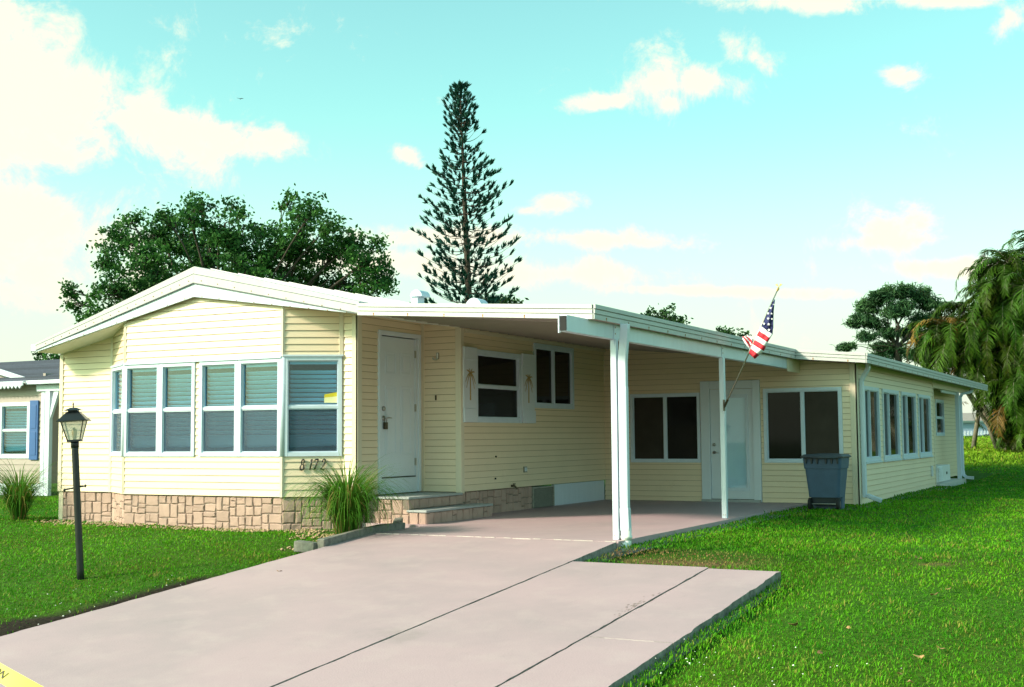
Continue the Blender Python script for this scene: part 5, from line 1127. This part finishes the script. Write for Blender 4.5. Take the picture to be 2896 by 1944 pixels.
for ci, (cx_, cy_, FL, dz_) in enumerate(crowns):
    c = atd(cx_, cy_, PDp+dz_*1.2+r6.uniform(-.6, .6)); g = pbase+np.array([.5, 0, 0])+np.array([r6.normal()*.5+max(0, (c[0]-pbase[0]-1)*.8), r6.normal()*.5, 0]); g[2] = float(gz(g[0], g[1]))-.1
    mdl = g*.45+c*.55+np.array([0, 0, -.2]); st_.tube([g, g*.7+mdl*.3+np.array([0, 0, .3]), mdl, c], [.09, .08, .06, .05], 8)
    nf = 30; 
    for k in range(nf):
        a = 2*math.pi*k/nf*2.4+r6.normal()*.2; el = r6.uniform(-.15, 1.25); L = FL*r6.uniform(.75, 1.05); h = np.array([math.cos(a), math.sin(a), 0]); old = r6.random() < (.16 if el < .3 and cy_ > 720 else .03)
        S = 16; pts = [c.copy()]; e = el; 
        for i in range(S): e -= (2.9+.7*r6.random())/S*(.5+1.0*i/S); pts.append(pts[-1]+(h*math.cos(e)+np.array([0, 0, math.sin(e)]))*L/S)
        rc.tube(pts[::2], [.022, .018, .014, .011, .009, .007, .005, .004, .003][:len(pts[::2])], 4, cap=False)
        sd_ = np.cross(h, [0, 0, 1]); base_c = np.array([.023, .066, .006])*r6.uniform(.4, 1.5)+np.array([.02, .02, 0])*r6.random()
        if old: base_c = np.array([.22, .13, .03])*r6.uniform(.6, 1.2)
        M_ = 46; t = np.arange(3, M_)/M_; f = t*S; i0 = np.minimum(f.astype(int), S-1); PA = np.array(pts); fr_ = (f-i0)[:, None]
        p_ = PA[i0]*(1-fr_)+PA[i0+1]*fr_; tn = PA[i0+1]-PA[i0]; tn /= np.linalg.norm(tn, axis=1)[:, None]; ll = ((.56*np.sin(np.minimum(1, t*1.2+.2)*math.pi*.92)+.10)*FL/2.7)[:, None]
        for s_ in (-1, 1):
            n_ = len(t); dirn = sd_*s_*.70+tn*.70+np.array([0, 0, -.05])+r6.normal(size=(n_, 3))*.12; dirn /= np.linalg.norm(dirn, axis=1)[:, None]; drp = r6.uniform(.10, .55, (n_, 1))
            tip = p_+dirn*ll*.92+np.array([0, 0, -1.0])*ll*drp*.75; md = p_+dirn*ll*.55+np.array([0, 0, -.10])*ll*drp; wv = tn*.025; k0 = sum(len(v) for v in V)
            V.append(np.stack([p_-wv*.6, p_+wv*.6, md+wv, tip, md-wv], 1).reshape(-1, 3)); q_ = k0+5*np.arange(n_); F.append(np.stack([q_, q_+1, q_+2, q_+4], 1)); F.append(np.stack([q_+4, q_+2, q_+3, q_+3], 1)[:, :4])
            cc = base_c*r6.uniform(.75, 1.3, (n_, 1)); Cc.append((cc[:, None, :]*np.array([.8, .8, 1, 1.2, 1])[None, :, None]).reshape(-1, 3))
V = np.concatenate(V); Fq = np.concatenate(F[0::2]); Ft_ = np.concatenate(F[1::2])[:, :3]; F = np.concatenate([Fq[:, [0, 1, 2]], Fq[:, [0, 2, 3]], Ft_]); Cc = np.concatenate(Cc)
st_.build('stems', 'barkp', proot, smooth=True); rc.build('midribs', 'barkp', proot, smooth=True)['kind'] = 'stuff'; fast_mesh('fronds', np.array(V), F, 'frond', np.array(Cc), proot)['kind'] = 'stuff'
# bush by the fence
r7 = np.random.default_rng(27); bc = at(2772, 1246, 84); bb_ = bc.copy(); bb_[2] -= .5
tree('garden_bush', bb_, [(bc, .42), (bc+np.array([.45, 0, .05]), .36)], 'dark reddish bush before the far picket fence', 'bush', r7, per=26, leaf=.08, sub=.16, n_sub=90, dark=(.03, .02, .014), light=(.09, .05, .03), trunk_r=.06)

# ------------------------------------------------------------------ grass, pebbles, leaves, flowers
def in_view(x, y, m_=.06):
    d = np.stack([x-CAM[0], y-CAM[1], gz(x, y)-CAM[2]], -1); zf = d@_F; u = (d@_R)/np.maximum(zf, .1)*FPX/PW; v = (d@_U)/np.maximum(zf, .1)*FPX/PH
    return (zf > 3) & (np.abs(u) < .5+m_) & (v > -.5-m_)
def free(x, y):
    w = np.random.default_rng(1).normal(size=x.shape)*.012
    blk = (x > .47+w) & (x < 3.80) & (y < -2.2); blk |= (x > 3.7) & (x < 5.975+w*1.4) & (y < -4.265+w*1.4-.05*(x > 5.27))
    blk |= (x > -.75) & (x < 3.82+w) & (y > -2.5) & (y < 5.4); blk |= (x > -6.46) & (x < .1) & (y > -B_-.01) & (y < 15.1)
    bay = (y > YF-.01) & (y < -B_) & (x > -5.29+(-B_-y)*(.711/.455)) & (x < -.9-(-B_-y)*(.711/.455)); blk |= bay
    blk |= (x > 0) & (x < E_+.03) & (y > 5.3) & (y < 21.2); blk |= (x > 3.2) & (x < 5.02) & (y > 13.35) & (y < 21.2)
    blk |= (x > -.35) & (x < .47) & (y > -3.98) & (y < -1.5); blk |= (x < -13.1) & (y > 2.95)
    return ~blk
def scatter(x0, x1, y0, y1, dmax, r):
    n = int((x1-x0)*(y1-y0)*dmax); x = r.uniform(x0, x1, n); y = r.uniform(y0, y1, n)
    d = np.hypot(x-CAM[0], y-CAM[1]); dens = np.clip(2600*(9/np.maximum(d, 9))**1.55, 0, dmax); k = (r.uniform(0, dmax, n) < dens) & in_view(x, y) & free(x, y); return x[k], y[k]
rg = np.random.default_rng(31); X_ = []; Y_ = []
for box_ in ((-16, .5, -10.5, 5, 2200), (3.7, 11.5, -10.6, -1, 2600), (3.7, 11.5, -1, 8, 1700), (4.6, 12, 8, 22, 600), (-4, 12, 22, 60, 120)):
    a, b = scatter(*box_, rg); X_.append(a); Y_.append(b)
x = np.concatenate(X_); y = np.concatenate(Y_); n = len(x); z = gz(x, y); dist = np.hypot(x-CAM[0], y-CAM[1])
dry = dryness(x, y); keep = rg.uniform(0, 1, n) > dry*.45
se_ = np.interp(y, [-10, -8, -5, -4.1], [-.38, -.20, .18, .32]); soil_ = np.where((x > -.8) & (x < .5) & (y < -4.1), sstep(x, se_-.18, se_+.08), 0); keep &= rg.uniform(0, 1, n) > soil_*.95
peb = (x < .2) & (x > -6.6) & (y > YF-.42) ; keep &= ~(peb & (rg.uniform(0, 1, n) < .62))
x, y, z, dist, dry = x[keep], y[keep], z[keep], dist[keep], dry[keep]; n = len(x)
pt0 = pnoise(x*.35, y*.35, 8); pt1 = pnoise(x*.9, y*.9, 4); pt2 = pnoise(x*3.5, y*3.5, 5); tall = sstep(y, 20, 26)
h = rg.uniform(.012, .034, n)*np.where(rg.uniform(0, 1, n) < .03, 1.9, 1.0)*(.75+.6*pt2)*(1+2.6*tall)*(1-.45*dry); a = rg.uniform(0, 2*math.pi, n); ln = rg.uniform(.2, 1.1, n)*h; wd = .0032*np.maximum(1, dist/9)*rg.uniform(.7, 1.4, n)*(1+.5*tall)
lean = np.stack([np.cos(a), np.sin(a), np.zeros(n)], 1); sd_ = np.stack([-np.sin(a), np.cos(a), np.zeros(n)], 1); P0 = np.stack([x, y, z-.006], 1); zz = np.array([0, 0, 1.0])
mid = P0+lean*(ln*.35)[:, None]+zz*(h*.62)[:, None]; tip = P0+lean*ln[:, None]+zz*h[:, None]
Vb = np.stack([P0-sd_*wd[:, None], P0+sd_*wd[:, None], mid+sd_*(wd*.8)[:, None], tip, mid-sd_*(wd*.8)[:, None]], 1).reshape(-1, 3)
k0 = np.arange(n)*5; Fb = np.stack([np.stack([k0, k0+1, k0+2, k0+4], 1)], 1).reshape(-1, 4); Ft = np.stack([k0+4, k0+2, k0+3, k0+3], 1)
cA, cB, cC = np.array([.040, .190, .007]), np.array([.115, .325, .008]), np.array([.22, .24, .04])
mixv = np.clip(-.15+1.15*pt1+.35*(pt2-.5)+rg.normal(size=n)*.2, 0, 1)[:, None]; cb = cA*(1-mixv)+cB*mixv; yl = (rg.uniform(0, 1, n) < .05+.10*pt2)[:, None]; cb = np.where(yl, cC*rg.uniform(.6, 1.1, (n, 1)), cb)
cb = cb*(1-tall[:, None]*.35)+np.array([.22, .24, .02])*tall[:, None]*.5; dd_ = np.clip(dry*1.3, 0, 1)[:, None]*(rg.uniform(0, 1, (n, 1)) < .85); cb = cb*(1-dd_)+np.array([.36, .22, .10])*rg.uniform(.5, 1.2, (n, 1))*dd_
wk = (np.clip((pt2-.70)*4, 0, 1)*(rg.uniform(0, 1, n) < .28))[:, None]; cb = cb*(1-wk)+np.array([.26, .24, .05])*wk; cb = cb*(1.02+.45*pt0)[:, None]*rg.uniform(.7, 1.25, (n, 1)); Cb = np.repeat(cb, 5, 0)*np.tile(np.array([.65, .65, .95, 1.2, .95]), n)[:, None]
Tri = np.concatenate([np.stack([k0, k0+1, k0+2], 1), np.stack([k0, k0+2, k0+4], 1), np.stack([k0+4, k0+2, k0+3], 1)])
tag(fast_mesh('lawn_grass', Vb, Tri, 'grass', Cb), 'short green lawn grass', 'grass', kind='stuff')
print('blades', n)
def stones_mesh(name, P, size, mt, r, label, cat):
    V = []; F = []; base = np.array([(1,0,0),(-1,0,0),(0,1,0),(0,-1,0),(0,0,.7),(0,0,-.7)]); fs = [(0,2,4),(2,1,4),(1,3,4),(3,0,4),(2,0,5),(1,2,5),(3,1,5),(0,3,5)]
    for p in P:
        a = r.uniform(0, 6.28); s_ = size*r.uniform(.5, 1.3)*np.array([1, r.uniform(.6, 1), r.uniform(.6, 1)]); R_ = np.array([[math.cos(a), -math.sin(a), 0], [math.sin(a), math.cos(a), 0], [0, 0, 1]]); k = len(V)
        V.extend(((base*s_*r.uniform(.8, 1.2, (6, 1)))@R_.T)+p); F.extend([tuple(k+i for i in f) for f in fs])
    return tag(fast_mesh(name, np.array(V), np.array(F), mt), label, cat, kind='stuff')
P = []
while len(P) < 900:
    xx, yy_ = rg.uniform(-6.5, .40), rg.uniform(-3.95, -1.6); near = YF if -4.6 < xx < -1.6 else (-B_-max(0, .455-(min(abs(xx+5.286), abs(xx+.897))*.64)))
    if xx > -.75: near = -2.6
    if not (near-.38-.25*rg.random() < yy_ < near-.02) and not (xx > -.3 and -3.95 < yy_ < -2.4): continue
    if xx < -2.5 and rg.random() < .45: continue
    P.append((xx, yy_, float(gz(xx, yy_))+.012))
stones_mesh('pebbles', P, .024, 'pebble', rg, 'tan pebbles along the foot of the stone skirting', 'pebbles')
P = []
for (cx_, cy_, s_, m_n) in ((6.45, -7.6, .22, 46), (6.8, -8.3, .25, 30), (7.1, -8.0, .3, 22), (.1, -6.3, .30, 30), (-.5, -7.1, .35, 24), (.3, -7.7, .25, 20), (-1.3, -6.9, .5, 14), (8.0, -8.6, .5, 12)):
    for _ in range(m_n):
        xx, yy_ = cx_+rg.normal()*s_, cy_+rg.normal()*s_
        if free(np.array([xx]), np.array([yy_]))[0]: P.append((xx, yy_, float(gz(xx, yy_))+.045))
P = P[::2]; stones_mesh('clover_flowers', P, .008, 'flower', rg, 'tiny white clover flowers dotted through the grass', 'flowers')
leaf_px = [(2245,1765),(2400,1775),(2602,1580),(2642,1680),(2600,1855),(2684,1664),(2592,1575),(2850,1530),(2575,1945-18),(2660,1832),(2545,1905),(2320,1845),(790,1615),(1960,1605)]
lm_ = MB(); S6 = 7
for k in range(S6): t = 2*math.pi*k/S6; rr_ = .032*(1+.25*math.cos(3*t)); lm_.v.append((rr_*math.cos(t)*1.4, rr_*math.sin(t), .012*math.cos(2*t)))
lm_.v.append((0, 0, -.004)); lm_.f = [(k, (k+1) % S6, S6) for k in range(S6)]; lm_.mi = [0]*S6
proto = None
for (u, v) in leaf_px:
    d = ray(u, v); t = 6.0
    for _ in range(60):
        p = CAM+d*t; e = p[2]-float(gz(p[0], p[1]))-.05
        if e < .002: break
        t += e*2.0 if e > .05 else .05
    if proto is None: o = proto = lm_.build('fallen_leaf', 'dryleaf'); o.modifiers.new('leaf', 'SOLIDIFY').thickness = .002
    else: o = proto.copy(); col.objects.link(o)
    o.location = tuple(p); o.rotation_euler = (random.uniform(-.5, .5), random.uniform(-.5, .5), random.uniform(0, 6)); s_ = random.uniform(.4, .85); o.scale = (s_, s_, s_)
    tag(o, 'dry brown fallen leaf lying in the grass', 'leaf', 'fallen leaves on the lawn')
